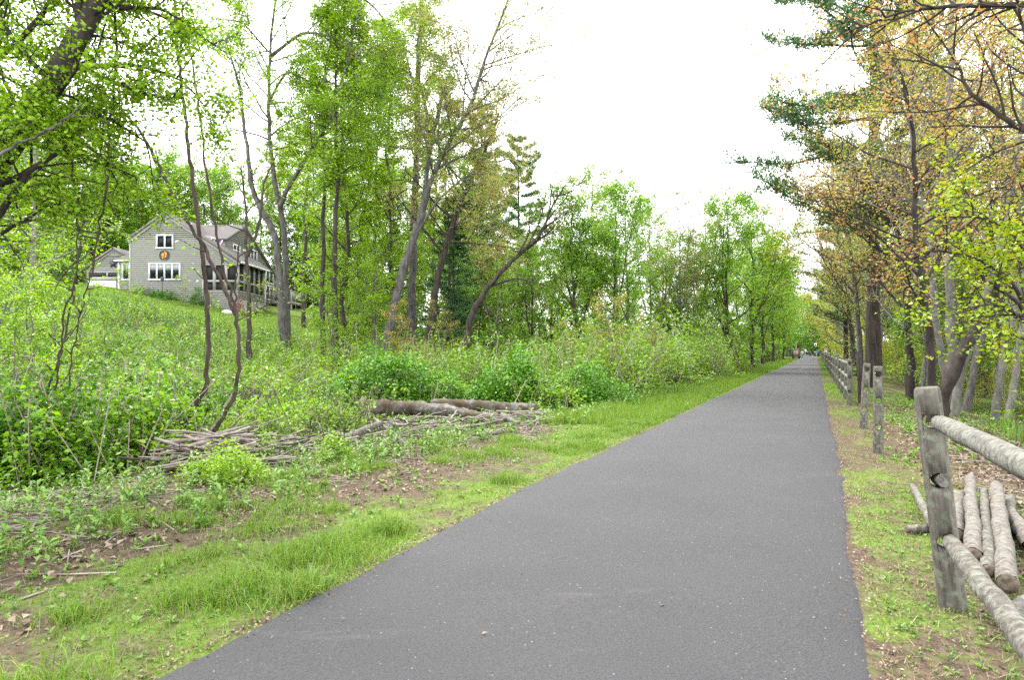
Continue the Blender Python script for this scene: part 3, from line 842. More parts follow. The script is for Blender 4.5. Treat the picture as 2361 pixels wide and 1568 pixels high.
# deck
dk = ob('deck', None, house); dk.location = -house.location
dx0, dx1, dy0, dy1, dz = -26.0, -22.9, 72.0, 77.2, 6.75
b = MB(); b.box(dx0, dx1, dy0, dy1, dz - .28, dz); ob('floor', b.mesh('deck_floor', M['trim']), dk)
b = MB()
b.box(dx0, dx1, dy0 - .02, dy0 + .06, dz + 1.05, dz + 1.13); b.box(dx0, dx1, dy0 - .01, dy0 + .05, dz + .1, dz + .16); b.box(dx1 - .08, dx1 + .02, dy0 + .07, dy1, dz + 1.05, dz + 1.13)
ob('top_rail', b.mesh('deck_rail', M['trim']), dk)
bm_ = MB(); bm_.box(-.025, .025, -.02, .02, 0, .9); bal = bm_.mesh('baluster', M['trim'])
for q in range(20): ob('baluster', bal, dk, (dx0 + .15 + q * .148, dy0 + .02, dz + .15))
bm_ = MB(); bm_.box(-.02, .02, -.12, .12, 0, .9); bal2 = bm_.mesh('rail_board', M['trim'])
for q in range(20): ob('rail_board', bal2, dk, (dx1 - .03, dy0 + .2 + q * .25, dz + .15))
bm_ = MB(); bm_.box(-.08, .08, -.08, .08, 0, 4.4); pst = bm_.mesh('deck_post', M['trim'])
for x, y in ((dx1 - .1, dy0 + .1), (dx1 - .1, dy1 - .2), (dx0 + .3, dy0 + .1)): ob('post', pst, dk, (x, y, dz - 3.2))

# things on and by the house
bt = thing('wall_ornament', 'round iron wall ornament with an orange butterfly between two windows', 'ornament', (fx(379.7), YH - .06, fz(589)))
B_ = MB(); a = np.linspace(0, 2 * np.pi, 25)
B_.tube(np.stack([.42 * np.cos(a), 0 * a, .42 * np.sin(a)], -1), .03, 6, cap=False)
for q in range(10): B_.tube([(.3 * math.cos(q * .628), 0, .3 * math.sin(q * .628)), (.42 * math.cos(q * .628), 0, .42 * math.sin(q * .628))], .014, 4)
B_.tube(np.stack([.3 * np.cos(a), 0 * a, .3 * np.sin(a)], -1), .016, 5, cap=False)
ob('ring', B_.mesh('ring', M['iron'], True), bt)
B_ = MB()
for sg in (-1, 1):
    for (cx_, cz_, rx_, rz_) in ((.12, .09, .12, .16), (.1, -.12, .09, .11)):
        a = np.linspace(0, 2 * np.pi, 11)[:-1]
        B_.prism([(sg * (cx_ + rx_ * math.cos(t)), cz_ + rz_ * math.sin(t) + .1 * sg * .4) for t in a], 'y', -.05, -.03)
ob('butterfly', B_.mesh('butterfly', M['butterfly']), bt)
B_ = MB(); B_.tube([(-.03, -.055, -.2), (.05, -.055, .2)], .025, 5); ob('butterfly_body', B_.mesh('bbody', M['iron']), bt)
st = MB(); pts = []
for q in range(10):
    r_ = .5 if q % 2 == 0 else .2
    pts.append((r_ * math.sin(q * math.pi / 5), 0, r_ * math.cos(q * math.pi / 5)))
st.add(pts + [(0, -.16, 0), (0, .05, 0)], [(q, (q + 1) % 10, 10) for q in range(10)] + [((q + 1) % 10, q, 11) for q in range(10)])
thing('star_ornament', 'dark metal star mounted on the garage wall', 'ornament', (g0(262), gyf - .1, gz(608)), me=st.mesh('star', M['star']))
fl = thing('flag', 'small striped flag hanging from a short pole by the porch roof', 'flag', (fx(509), 59.2, fz(577)))
B_ = MB(); B_.tube([(-.1, .5, -.1), (.35, 0, .95)], .02, 6); ob('pole', B_.mesh('pole', M['white']), fl)
B_ = MB(); ns = 13
for q in range(ns):
    for s_ in range(6):
        def fp(u, w):
            return (.32 - .62 * u * .55 + .25 * w - .1 * w, .03 * math.sin(u * 7 + w * 2), .9 - .62 * u - .22 * w * .5 + .22 * w * 0)
        u0, u1 = s_ / 6, (s_ + 1) / 6; w0, w1 = q / ns, (q + 1) / ns
        mi = 1 if q % 2 else 0
        if u0 < .4 and q < 7: mi = 2
        B_.add([fp(u0, w0 * 1.6), fp(u1, w0 * 1.6), fp(u1, w1 * 1.6), fp(u0, w1 * 1.6)], [(0, 1, 2, 3)], mi)
ob('cloth', B_.mesh('cloth', [M['flag_red'], M['flag_white'], M['flag_blue']]), fl)
def rock_mesh(seed, sx, sy, sz, mat):
    bm = bmesh.new(); bmesh.ops.create_icosphere(bm, subdivisions=3, radius=1)
    r = np.random.default_rng(seed); k_ = r.normal(0, 1, (6, 3)); ph = r.uniform(0, 6, 6)
    for v in bm.verts:
        s_ = 1 + .1 * sum(math.sin(2.2 * v.co.dot(Vector(k_[q])) + ph[q]) for q in range(6)) / 1.6
        v.co = Vector((v.co.x * sx * s_, v.co.y * sy * s_, v.co.z * sz * s_))
    me = bpy.data.meshes.new('rock'); bm.to_mesh(me); bm.free(); me.materials.append(mat); return me
x, y = px_xy(522, 57); thing('boulder', 'pale boulder on the lawn below the screened porch', 'boulder', (x, y, Hs(x, y)), me=rock_mesh(1, .5, .4, .3, M['rock']))
x, y = px_xy(342, 58.8); thing('boulder', 'long dark boulder beside the hedge under the windows', 'boulder', (x, y, Hs(x, y) + .1), me=rock_mesh(2, .6, .4, .4, M['darkrock']))
x, y = px_xy(374, 58.5); fp_ = thing('bird_feeder', 'thin pole with a small feeder in front of the wide window', 'bird feeder', (x, y, Hs(x, y)))
B_ = MB(); B_.tube([(0, 0, -.2), (0, 0, 1.55)], .025, 6); ob('pole', B_.mesh('pole', M['iron']), fp_)
B_ = MB(); B_.box(-.1, .1, -.1, .1, 1.5, 1.72); B_.prism([(-.17, 1.72), (.17, 1.72), (0, 1.86)], 'y', -.14, .14); ob('feeder', B_.mesh('feeder', M['star']), fp_)

# ------------------------------------------------------------------ trees with a trunk of their own, left of the path
bo = dict
# grey forked tree in front of the grove
Y = 38
custom_tree('forked_tree', 'grey forked tree with a pale limb bending left, standing between house and grove', [
    (pp([(652, 840), (655, 800), (648, 690), (640, 600), (632, 535), (612, 500)], Y), .22, .16, None),
    (pp([(614, 503), (592, 465), (578, 420), (570, 340), (557, 250), (550, 190), (520, 90)], Y), .145, .04, [bo(n=9, t0=.45, Lmax=2.6, ang=(.5, 1.0), sub=4, tw=3)]),
    (pp([(664, 820), (660, 640), (652, 500), (642, 470), (628, 380), (618, 250), (622, 120), (640, -60)], Y + .8, Y + 1), .19, .05, [bo(n=20, t0=.52, Lmax=5.2, ang=(.7, 1.25), up=-.01, sub=6, tw=4)]),
    (pp([(645, 478), (665, 430), (700, 375), (760, 280), (800, 150), (830, 0)], Y + .6, Y - 3), .12, .04, [bo(n=16, t0=.3, Lmax=4.6, ang=(.7, 1.3), up=-.02, sub=6, tw=4)]),
    (pp([(622, 130), (700, 70), (790, 90), (860, 170), (910, 290)], Y + .6, Y - 4), .09, .02, [bo(n=18, t0=.1, Lmax=3.2, ang=(.6, 1.3), up=-.03, sub=6, tw=4)]),
    (pp([(640, -20), (740, -40), (850, 0), (930, 100), (960, 220)], Y + .6, Y - 3), .09, .02, [bo(n=18, t0=.1, Lmax=3.2, ang=(.6, 1.3), up=-.03, sub=6, tw=4)]),
    (pp([(618, 240), (660, 160), (720, 190), (770, 270), (800, 350)], Y, Y - 5), .07, .02, [bo(n=14, t0=.15, Lmax=2.6, ang=(.6, 1.3), up=-.03, sub=6, tw=4)]),
    (pp([(620, 120), (560, 50), (500, 40), (460, 70)], Y, Y - 3), .06, .015, [bo(n=11, t0=.15, Lmax=2.2, ang=(.6, 1.3), up=-.02, sub=5, tw=4)]),
], None, 'leaf_spring', 'bark_grey', 101, .12, 7, .24)
# slim brown tree by its side
custom_tree('slim_tree', 'slim brown tree with a right-leaning fork in front of the porch', [
    (pp([(573, 840), (574, 740), (572, 640), (566, 590), (570, 500), (555, 380)], 30), .12, .03, [bo(n=7, t0=.6, Lmax=1.8, sub=3, tw=2)]),
    (pp([(570, 592), (590, 545), (602, 490), (608, 420), (640, 350)], 30), .08, .02, [bo(n=8, t0=.4, Lmax=1.8, sub=3, tw=2)]),
    (pp([(574, 735), (600, 712), (622, 700), (640, 680)], 30), .05, .02, [bo(n=8, t0=.3, Lmax=1.0, sub=3, tw=3)]),
], None, 'leaf_maple', 'bark_brown', 102, .1, 1, .12)
# leaning trees
Y = 35
custom_tree('leaning_tree', 'big rough-barked tree leaning right, its grey limbs reaching into the open sky', [
    (pp([(882, 830), (890, 790), (912, 690), (935, 600), (958, 540), (975, 480)], Y), .26, .16, None),
    (pp([(972, 488), (1000, 400), (1040, 320), (1090, 235), (1120, 130), (1165, 20), (1190, -60)], Y, Y - 3), .14, .03, [bo(n=26, t0=.15, Lmax=4.0, ang=(.6, 1.2), sub=6, tw=4)]),
    (pp([(975, 482), (985, 380), (1000, 300), (1030, 180)], Y, Y + 1), .13, .08, [bo(n=10, t0=.3, Lmax=3.2, sub=5, tw=4)]),
    (pp([(990, 280), (965, 180), (960, 90), (990, 0), (1020, -60)], Y + 1, Y + 2), .08, .02, [bo(n=18, t0=.1, Lmax=3.4, sub=5, tw=4)]),
    (pp([(960, 540), (1010, 460), (1080, 400), (1130, 400), (1160, 440)], Y, Y - 2), .07, .02, [bo(n=12, t0=.3, Lmax=2.8, up=-.01, sub=5, tw=4)]),
], None, 'leaf_budding', 'bark_grey', 103, .105, 9, .26)
custom_tree('leaning_tree', 'dark slimmer tree leaning right just behind the big rough-barked one', [
    (pp([(985, 800), (1000, 700), (1012, 620), (1030, 560), (1060, 470), (1110, 370), (1150, 260)], 39), .24, .07, [bo(n=22, t0=.35, Lmax=4.2, sub=6, tw=4, up=0)]),
], None, 'leaf_budding', 'bark_brown', 104, .12, 8, .26)
custom_tree('straight_tree', 'tall straight grey tree rising behind the leaning trees', [
    (pp([(948, 800), (950, 640), (960, 400), (962, 250), (968, 100), (975, -80)], 44), .27, .12, [bo(n=26, t0=.45, Lmax=4.2, sub=5, tw=4, shape=cone)]),
], None, 'leaf_mid', 'bark_grey', 105, .17, 4, .22)
custom_tree('leaning_tree', 'crooked nearly bare tree leaning far right beside the path trees', [
    (pp([(1075, 800), (1085, 730), (1115, 675), (1165, 615), (1205, 580), (1245, 545), (1275, 470), (1300, 430)], 33, 31), .17, .03, [bo(n=13, t0=.55, Lmax=2.4, ang=(.4, 1.0), sub=4, tw=3)]),
    (pp([(1130, 660), (1190, 640), (1250, 655), (1290, 670)], 32.5, 31), .06, .02, [bo(n=6, t0=.3, Lmax=1.4, sub=3, tw=2)]),
], None, 'leaf_budding', 'bark_brown', 106, .1, 1, .12)
# grove of slim trees
grove = [(742, 40, 1.1, 'leaf_bright', 'leftmost slim dark trunk of the grove beside the deck'), (766, 37, 1.15, 'leaf_spring', 'tall slim tree with brown bark, second of the grove from the deck'),
         (792, 46, 1.2, 'leaf_bright', 'slim tree in the grove, third trunk from the deck'), (818, 52, 1.1, 'leaf_bright', 'slim tree deep in the grove, fourth trunk from the deck'),
         (862, 54, 1.25, 'leaf_spring', 'slim tree deep in the grove with a crown above the leaning trees'), (905, 50, 1.2, 'leaf_bright', 'slim tree right of the grove, behind the big leaning trunk'),
         (1035, 52, 1.05, 'leaf_spring', 'slim tree behind the dark leaning trunk'), (700, 58, 1.2, 'leaf_bright', 'slim bright green tree rising behind the deck corner'),
         (1000, 60, 1.2, 'leaf_mid', 'slim tree far back between the leaning trunks'), (845, 68, 1.35, 'leaf_spring', 'tallest slim tree at the back of the grove'),
         (770, 66, 1.25, 'leaf_mid', 'darker slim tree at the back of the grove')]
for q, (px, Y, s, lf, lb) in enumerate(grove):
    x, y = px_xy(px, Y); place('highslim' if px < 770 else f'slim{q % 3}', x, y, s, label=lb, leaf=lf, group='slim trees of the grove', name='slim_tree', tilt=(0, U(-.03, .05)))
# smaller understory trees in the grove
for q, (px, Y, s, lf, lb) in enumerate([(812, 34, 1.1, 'leaf_bright', 'low bright maple sapling in the middle of the grove'), (775, 33, 1.1, 'leaf_bright', 'low bright maple sapling under the grove'), (850, 36, 1.4, 'leaf_bright', 'taller bright sapling left of the big leaning trunk'),
                                      (1010, 34, .8, 'leaf_budding', 'reddish sapling between the leaning trunks'), (940, 31, .8, 'leaf_rust', 'reddish sapling at the foot of the big leaning tree'), (705, 27, .5, 'leaf_bright', 'low bright sapling just right of the forked trunk'),
                                      (1130, 36, 1.3, 'leaf_mid', 'green sapling beside the crooked leaning tree'), (800, 47, 1.7, 'leaf_bright', 'bright layered tree right of the deck'), (880, 44, 1.9, 'leaf_bright', 'broad bright layered tree in the grove'),
                                      (765, 70, 1.9, 'leaf_bright', 'small bright tree behind the grove trunks')]):
    x, y = px_xy(px, Y); place(f'sapling{q % 3}', x, y, s, label=lb, leaf=lf, group='saplings of the grove', name='sapling')
# pines behind
for px, Y, s, k, lb in [(1110, 62, 1.05, 'pine1', 'dark pine behind the leaning trees, its tiers against the sky'), (1045, 42, .5, 'pine1', 'young dark pine between trunks of the grove'), (1195, 75, .95, 'pine0', 'dark pine rising behind the crooked leaning tree'),
                        (232, 92, .95, 'pine0', 'dark pine behind the garage'), (150, 86, .9, 'pine1', 'dark pine left of the garage'), (295, 100, .9, 'pine0', 'dark pine in the wood left of the roof peak'), (60, 78, .9, 'pine1', 'dark pine at the left end of the wood')]:
    x, y = px_xy(px, Y); place(k, x, y, s, label=lb, name='pine_tree', group='pines on the left side')
# wood behind the house
rw = random.Random(11)
wood = []
wood_at = lambda px, Y: ('left of the garage' if px < 190 else 'behind the garage' if px < 290 else 'behind the main roof peak' if px < 430 else 'above the long roof slope' if px < 560 else 'behind the forked tree' if px < 700 else 'behind the grove' if px < 900 else 'behind the leaning trees')
for px, Y, s in [(20, 80, .9), (90, 95, 1.0), (180, 100, .95), (210, 84, .8), (250, 110, 1.0), (330, 96, .85), (345, 115, .95), (400, 98, .9), (440, 112, .9), (470, 100, .85), (520, 96, .8), (560, 108, .9), (600, 98, .95), (655, 86, .85), (710, 88, .9), (760, 84, .9), (830, 86, .95), (900, 80, .9), (640, 90, 1.05), (680, 100, 1.2), (730, 92, 1.2), (800, 100, 1.25), (870, 90, 1.15), (940, 100, 1.15), (-40, 70, .9), (35, 74, .6), (100, 78, .6), (175, 80, .58), (240, 82, .55), (-10, 88, .9), (60, 90, .85), (120, 84, .8), (150, 94, .8), (225, 95, .75), (270, 92, .75), (310, 88, .7), (360, 90, .72), (430, 92, .7), (500, 90, .7), (130, 120, 1.1), (40, 105, 1.1), (1000, 92, 1.0), (1060, 84, .9)]:
    x, y = px_xy(px, Y); lf = rw.choice(['leaf_mid', 'leaf_spring', 'leaf_pale', 'leaf_mid'])
    kk = ['full0', 'full1', 'slim1', 'slim2'][rw.randrange(4)]; s = s * (1.28 if px < 650 else 1.0)
    place(kk, x, y, s, label=f"{'broad' if kk[0] == 'f' else 'slim'} {dict(leaf_mid='green', leaf_spring='bright green', leaf_pale='pale green')[lf]} tree {wood_at(px, Y)}, {'front row' if Y < 93 else 'middle row' if Y < 104 else 'back row'} of the wood", leaf=lf, group='trees of the wood behind the house', name='wood_tree')
# rounded trees between grove and path
mid = [(1230, 44, .75, 'round1', 'leaf_mid', 'small green tree behind the crooked leaning trunk'), (1330, 40, .95, 'round0', 'leaf_mid', 'leafy green tree with dark fork left of the tallest crown'), (1445, 56, .95, 'open0', 'leaf_pale', 'tall thin-topped tree, highest crown above the path thicket'),
       (1420, 42, 1.0, 'round1', 'leaf_mid', 'dense green tree in front of the thin-topped one'), (1530, 52, .9, 'round2', 'leaf_pale', 'grey-green tree between the two high crowns'), (1570, 48, .75, 'open1', 'leaf_budding', 'brownish half-bare tree between the two high crowns'),
       (1680, 50, 1.08, 'round0', 'leaf_mid', 'dense rounded tree nearest the open sky, left of the path'), (1620, 60, .95, 'open2', 'leaf_spring', 'open green tree behind the dense rounded one'), (1735, 60, 1.25, 'round2', 'leaf_spring', 'leafy tree close to the path edge, beyond the dense rounded one'),
       (1760, 75, 1.3, 'round1', 'leaf_mid', 'leafy tree beside the path, halfway to the crossing'), (1785, 92, 1.35, 'round0', 'leaf_spring', 'leafy tree beside the path, past the halfway trees'), (1806, 112, 1.05, 'round2', 'leaf_mid', 'leafy tree by the bench near the crossing'),
       (1270, 60, 1.0, 'round2', 'leaf_spring', 'green tree at the back between pine and thicket'), (1375, 70, 1.0, 'full0', 'leaf_pale', 'pale tree far back over the thicket'), (1500, 74, .85, 'full1', 'leaf_mid', 'green tree far back under the gap in the crowns'),
       (1170, 52, .8, 'round0', 'leaf_budding', 'budding tree behind the leaning trunks'), (1100, 70, 1.0, 'full1', 'leaf_mid', 'full green tree behind the leaning trunks'), (1600, 88, .8, 'full0', 'leaf_mid', 'green tree far behind the rounded ones'), (1700, 96, .85, 'full1', 'leaf_spring', 'green tree far back beside the path'),
       (1790, 128, 1.0, 'full0', 'leaf_mid', 'full tree behind the bench'), (1740, 130, 1.0, 'full1', 'leaf_mid', 'full tree far behind the path-side row')]
for px, Y, s, k, lf, lb in mid:
    x, y = px_xy(px, Y); place(k, x, y, s, label=lb, leaf=lf, group='trees between grove and path', name='leafy_tree')
for q, (px, Y, s) in enumerate([(1130, 105, .8), (1220, 110, .75), (1300, 100, .7), (1370, 112, .8), (1450, 105, .75), (1530, 118, .8), (1610, 110, .75), (1680, 125, .8), (1740, 150, .9), (1790, 155, .95), (1060, 110, .95), (960, 115, 1.0)]):
    x, y = px_xy(px, Y); place(f'full{q % 2}', x, y, s, label=['far green tree behind the leaning trees', 'far green tree behind the shrub field', 'far green tree behind the rounded path-side trees'][0 if px < 1230 else 1 if px < 1560 else 2], leaf=['leaf_mid', 'leaf_spring', 'leaf_pale'][q % 3], group='far trees left of the path', name='far_tree')
for q, (px, Y, s) in enumerate([(1960, 120, .7), (2000, 95, .65), (2060, 80, .6), (2120, 70, .6), (2190, 62, .55), (2260, 56, .55), (2330, 50, .5), (2400, 46, .5), (1935, 150, .8), (2090, 110, .8), (2220, 90, .75), (2350, 75, .7)]):
    x, y = px_xy(px, Y); place(f'full{q % 2}', x, y, s, label='far full-crowned tree closing the wood behind the fence', leaf=['leaf_gold', 'leaf_pale', 'leaf_spring'][q % 3], group='far trees right of the path', name='far_tree')
for q, (px, Y, s, lb) in enumerate([(20, 13, .62, 'bright sapling at the left edge before the thin birch'), (95, 15, .7, 'bright sapling rising between the brown stems'), (170, 19, .62, 'low bright sapling before the garage'), (-30, 17, .9, 'taller bright sapling cut by the left edge'), (130, 26, .9, 'bright sapling on the slope left of the garage'), (60, 36, 1.0, 'leafy sapling on the slope by the thin birch'), (200, 42, .8, 'leafy sapling on the slope below the garage'), (240, 30, .55, 'low leafy sapling below the garage lawn'), (560, 36, .6, 'low leafy sapling at the foot of the slim brown tree'), (330, 44, .4, 'low leafy sapling below the lawn edge')]):
    x, y = px_xy(px, Y); place(f'sapling{q % 3}', x, y, s, label=lb, leaf='leaf_bright', name='sapling')
# far end of the path
for px, Y, s, k, lf, lb in [(1800, 138, .95, 'full0', 'leaf_spring', 'tall tree behind the bench, leaning towards the path end'), (1822, 165, 1.25, 'full0', 'leaf_mid', 'tall tree just behind the left stone pillar'), (1772, 112, .8, 'full1', 'leaf_spring', 'tall tree left of the bench'), (1930, 118, .85, 'full1', 'leaf_gold', 'gold-green tree over the far end of the fence'), (1915, 145, 1.0, 'full0', 'leaf_gold', 'gold-green tree behind the right stone pillar'), (1945, 92, .7, 'full0', 'leaf_gold', 'gold-green tree over the long fence before the crossing'), (1815, 175, 1.0, 'full1', 'leaf_mid', 'tree behind the left gate pillar'), (1825, 230, 1.3, 'full1', 'leaf_deep', 'dark tree far beyond the gate pillars'), (1890, 240, 1.3, 'full0', 'leaf_deep', 'dark tree furthest beyond the crossing'), (1935, 185, 1.0, 'full1', 'leaf_mid', 'tree behind the right gate post'), (1840, 190, 1.1, 'full0', 'leaf_deep', 'dark tree beyond the crossing, left of the walkers'), (1875, 185, .9, 'full1', 'leaf_deep', 'dark tree closing the view beyond the crossing'), (1905, 195, 1.1, 'full0', 'leaf_mid', 'tree beyond the crossing, right of the sign'), (1860, 215, 1.2, 'full1', 'leaf_mid', 'tree far beyond the crossing')]:
    x, y = px_xy(px, Y); place(k, x, y, s, label=lb, leaf=lf, name='far_tree', sz=s * (.75 if Y > 178 else 1))

# ------------------------------------------------------------------ trees right of the path
Y = 30
x, y = px_xy(2012, Y)
place('pine0', x, y, 1.0, sz=1.2, rz=.4, label='tall white pine right of the path, long tiers reaching over it', name='pine_tree')
right_c = [
    ('grey_tree', 'straight pale-barked tree behind the fence, orange crown above', 21, [(2200, 975), (2196, 880), (2195, 760), (2190, 620), (2192, 450), (2188, 250), (2195, 60), (2200, -150)], .17, .06, 'leaf_orange', 'bark_pale', 16, .3, 3.6),
    ('dark_tree', 'thick dark trunk leaning right over the fallen sticks', 17, [(2160, 960), (2182, 890), (2225, 805), (2275, 715), (2330, 590), (2385, 450), (2430, 300)], .165, .08, 'leaf_maple', 'bark_dark', 9, .45, 3.0),
    ('pale_tree', 'slender pale trunk leaning right beside the thick dark one', 18, [(2196, 975), (2218, 840), (2258, 742), (2300, 600), (2330, 440), (2360, 250), (2380, 40)], .11, .05, 'leaf_rust', 'bark_pale', 14, .4, 3.0),
    ('pale_tree', 'slender grey trunk behind the two leaning ones', 20, [(2228, 950), (2250, 817), (2278, 742), (2305, 640), (2322, 500), (2310, 330), (2290, 150)], .1, .04, 'leaf_rust', 'bark_grey', 14, .4, 3.2),
    ('birch_tree', 'white-barked young birch leaning right near the reeds', 17.5, [(2289, 995), (2302, 890), (2316, 797), (2352, 665), (2390, 520), (2420, 380)], .1, .05, 'leaf_gold', 'bark_pale', 8, .5, 2.2),
    ('birch_tree', 'white-barked birch at the picture edge behind the reeds', 19, [(2325, 985), (2340, 866), (2361, 706), (2400, 500)], .1, .05, 'leaf_gold', 'bark_pale', 6, .5, 2.2),
    ('pale_tree', 'pale trunk leaning left above the near fence post', 19, [(2197, 962), (2176, 850), (2162, 775), (2152, 680), (2146, 560), (2110, 400), (2095, 250)], .1, .04, 'leaf_rust', 'bark_pale', 14, .4, 3.0),
    ('maple_tree', 'orange-leaved maple reaching left over the path from the fence', 24, [(2100, 935), (2098, 830), (2092, 700), (2085, 580), (2055, 500), (2010, 440), (1950, 400)], .16, .05, 'leaf_orange', 'bark_dark', 20, .35, 3.0),
    ('maple_tree', 'crooked dark maple with orange crown at the right', 15, [(2145, 985), (2152, 880), (2140, 760), (2125, 640), (2108, 540), (2112, 420), (2105, 300), (2080, 180)], .09, .03, 'leaf_orange', 'bark_dark', 18, .3, 2.6),
    ('maple_tree', 'rust-leaved maple beyond the tall white pine', 36, [(1985, 900), (1982, 780), (1970, 640), (1950, 520), (1915, 420)], .16, .05, 'leaf_orange', 'bark_grey', 18, .3, 3.4),
    ('maple_tree', 'gold-green maple leaning over the path beyond the pine', 45, [(1970, 880), (1968, 780), (1950, 690), (1920, 620), (1890, 560)], .18, .05, 'leaf_gold', 'bark_grey', 20, .2, 4.2),
]
for q, (nm, lb, Y, pts, r0, r1, lf, bk, n, t0, Lm) in enumerate(right_c):
    w = pp(pts, Y, Y + (1 if q % 2 else -1))
    w[0][2] = min(w[0][2], Hs(w[0][0], w[0][1]) - .05)
    custom_tree(nm, lb, [(w, r0, r1, [bo(n=n, t0=t0, Lmax=Lm, ang=(.6, 1.25), up=.02, sub=6, tw=4)])], None, lf, bk, 200 + q, .07 if Y < 26 else .115, 3, .15, flat=.55)
# bright maple close behind the fence
custom_tree('maple_tree', 'near bright yellow-green maple spreading over the leaning trunks', [
    (pp([(2480, 1020), (2440, 900), (2400, 800), (2380, 740), (2340, 690), (2280, 650)], 10, 9.4), .06, .02, [bo(n=8, t0=.5, Lmax=1.2, up=.0, sub=5, tw=4)]),
    (pp([(2390, 760), (2330, 640), (2240, 590), (2150, 575), (2090, 600)], 9.8, 9.2), .03, .01, [bo(n=11, t0=.2, Lmax=.85, up=.0, sub=4, tw=3)]),
    (pp([(2400, 760), (2390, 620), (2330, 530), (2260, 500), (2190, 500)], 9.8, 9.6), .03, .01, [bo(n=9, t0=.25, Lmax=.85, up=0, sub=4, tw=3)]),
    (pp([(2400, 780), (2340, 720), (2290, 700), (2230, 710)], 9.8, 9.0), .03, .01, [bo(n=10, t0=.2, Lmax=.7, up=0, sub=4, tw=4)]),
    (pp([(2400, 600), (2390, 500), (2350, 420)], 9.8, 9.6), .03, .01, [bo(n=5, t0=.2, Lmax=.7, up=0, sub=4, tw=3)]),
], None, 'leaf_maple', 'bark_dark', 240, .06, 3, .08, flat=.7, aspect=.85)
# overhead branch from the right
custom_tree('maple_bough', 'long dark bough with orange leaves across the top right corner', [
    (pp([(2520, 20), (2361, 8), (2200, 12), (2080, 25), (1990, 60), (1960, 70)], 6.2, 7.0), .035, .006, [bo(n=22, t0=.1, Lmax=.75, up=0, sub=4, tw=3, ang=(.5, 1.2))]),
    (pp([(2520, 330), (2361, 305), (2300, 262), (2230, 210), (2215, 160), (2170, 90)], 7, 7.4), .04, .008, [bo(n=15, t0=.2, Lmax=.9, up=.02, sub=4, tw=3)]),
    (pp([(2361, 305), (2380, 200), (2361, 60), (2330, 0)], 7, 7.2), .03, .012, [bo(n=12, t0=.2, Lmax=.9, sub=4, tw=3)]),
], None, 'leaf_orange', 'bark_dark', 241, .045, 2, .06, cat='bough', flat=.5)
# further trees and saplings of the right-hand wood
rr = random.Random(5)
spots = []
for Y, offs in [(14, (6.5, 9)), (18, (8, 11)), (23, (3.2, 6, 9, 13)), (28, (5, 8, 12)), (34, (3, 6.5, 10, 15)), (42, (2.6, 6, 11)), (50, (2.6, 5, 9, 15)), (60, (2.8, 6, 11)), (72, (2.6, 6, 12)), (86, (2.8, 7, 13)), (102, (3, 8, 14)), (120, (3, 7, 13)), (140, (3.5, 9))]:
    for r in offs:
        yy_ = Y + rr.uniform(-2, 2); v = VR + (r + rr.uniform(-.5, .5)) * KP
        spots.append((v + SL * yy_, yy_, r))
for q, (x, y, r) in enumerate(spots):
    if y < 32: lf = rr.choice(['leaf_gold', 'leaf_gold', 'leaf_gold', 'leaf_rust'])
    elif y < 60: lf = rr.choice(['leaf_gold', 'leaf_gold', 'leaf_rust', 'leaf_pale'])
    else: lf = rr.choice(['leaf_gold', 'leaf_gold', 'leaf_pale', 'leaf_spring'])
    bk = rr.choice(['bark_grey', 'bark_grey', 'bark_pale', 'bark_pale'])
    where = 'beside the near post' if y < 16 else 'behind the two lone posts' if y < 21 else 'behind the first railed posts' if y < 31 else 'beyond the tall white pine' if y < 45 else 'along the middle of the long fence' if y < 66 else 'along the far half of the long fence' if y < 95 else 'near the far end of the fence'
    row = 'close to the fence' if r < 4.6 else 'one row back' if r < 8.6 else 'deep in the wood'
    place(f'open{q % 3}', x, y, rr.uniform(.68, .9), label=f"{dict(leaf_gold='gold-green', leaf_rust='rust-leaved', leaf_budding='budding', leaf_pale='pale green', leaf_spring='bright green')[lf]} tree {where}, {row}", leaf=lf, bark=bk, group='wood trees right of the path', name='wood_tree')
for q in range(46):
    y = rr.uniform(12, 52); r = rr.uniform(2.6, 10) + (1.5 if y < 18 else 0); x = VR + r * KP + SL * y
    place(f'sapling{q % 3}', x, y, rr.uniform(.6, .95), label=f"thin {'low' if q % 3 else 'taller'} sapling {'among the pale trunks' if y < 22 else 'behind the railed fence' if y < 34 else 'past the tall pine'}, {'near the fence' if r < 5 else 'well behind the fence'}", leaf=rr.choice(['leaf_gold', 'leaf_gold', 'leaf_pale', 'leaf_bright']), bark='bark_grey', group='saplings behind the fence', name='sapling')
x, y = px_xy(1985, 33); place('pine1', x + 6, y + 4, .8, label='lower dark pine behind the tall white pine', name='pine_tree')
x, y = px_xy(1925, 62); place('pine0', x + 1, y, .75, label='dark pine further along the right of the path', name='pine_tree')

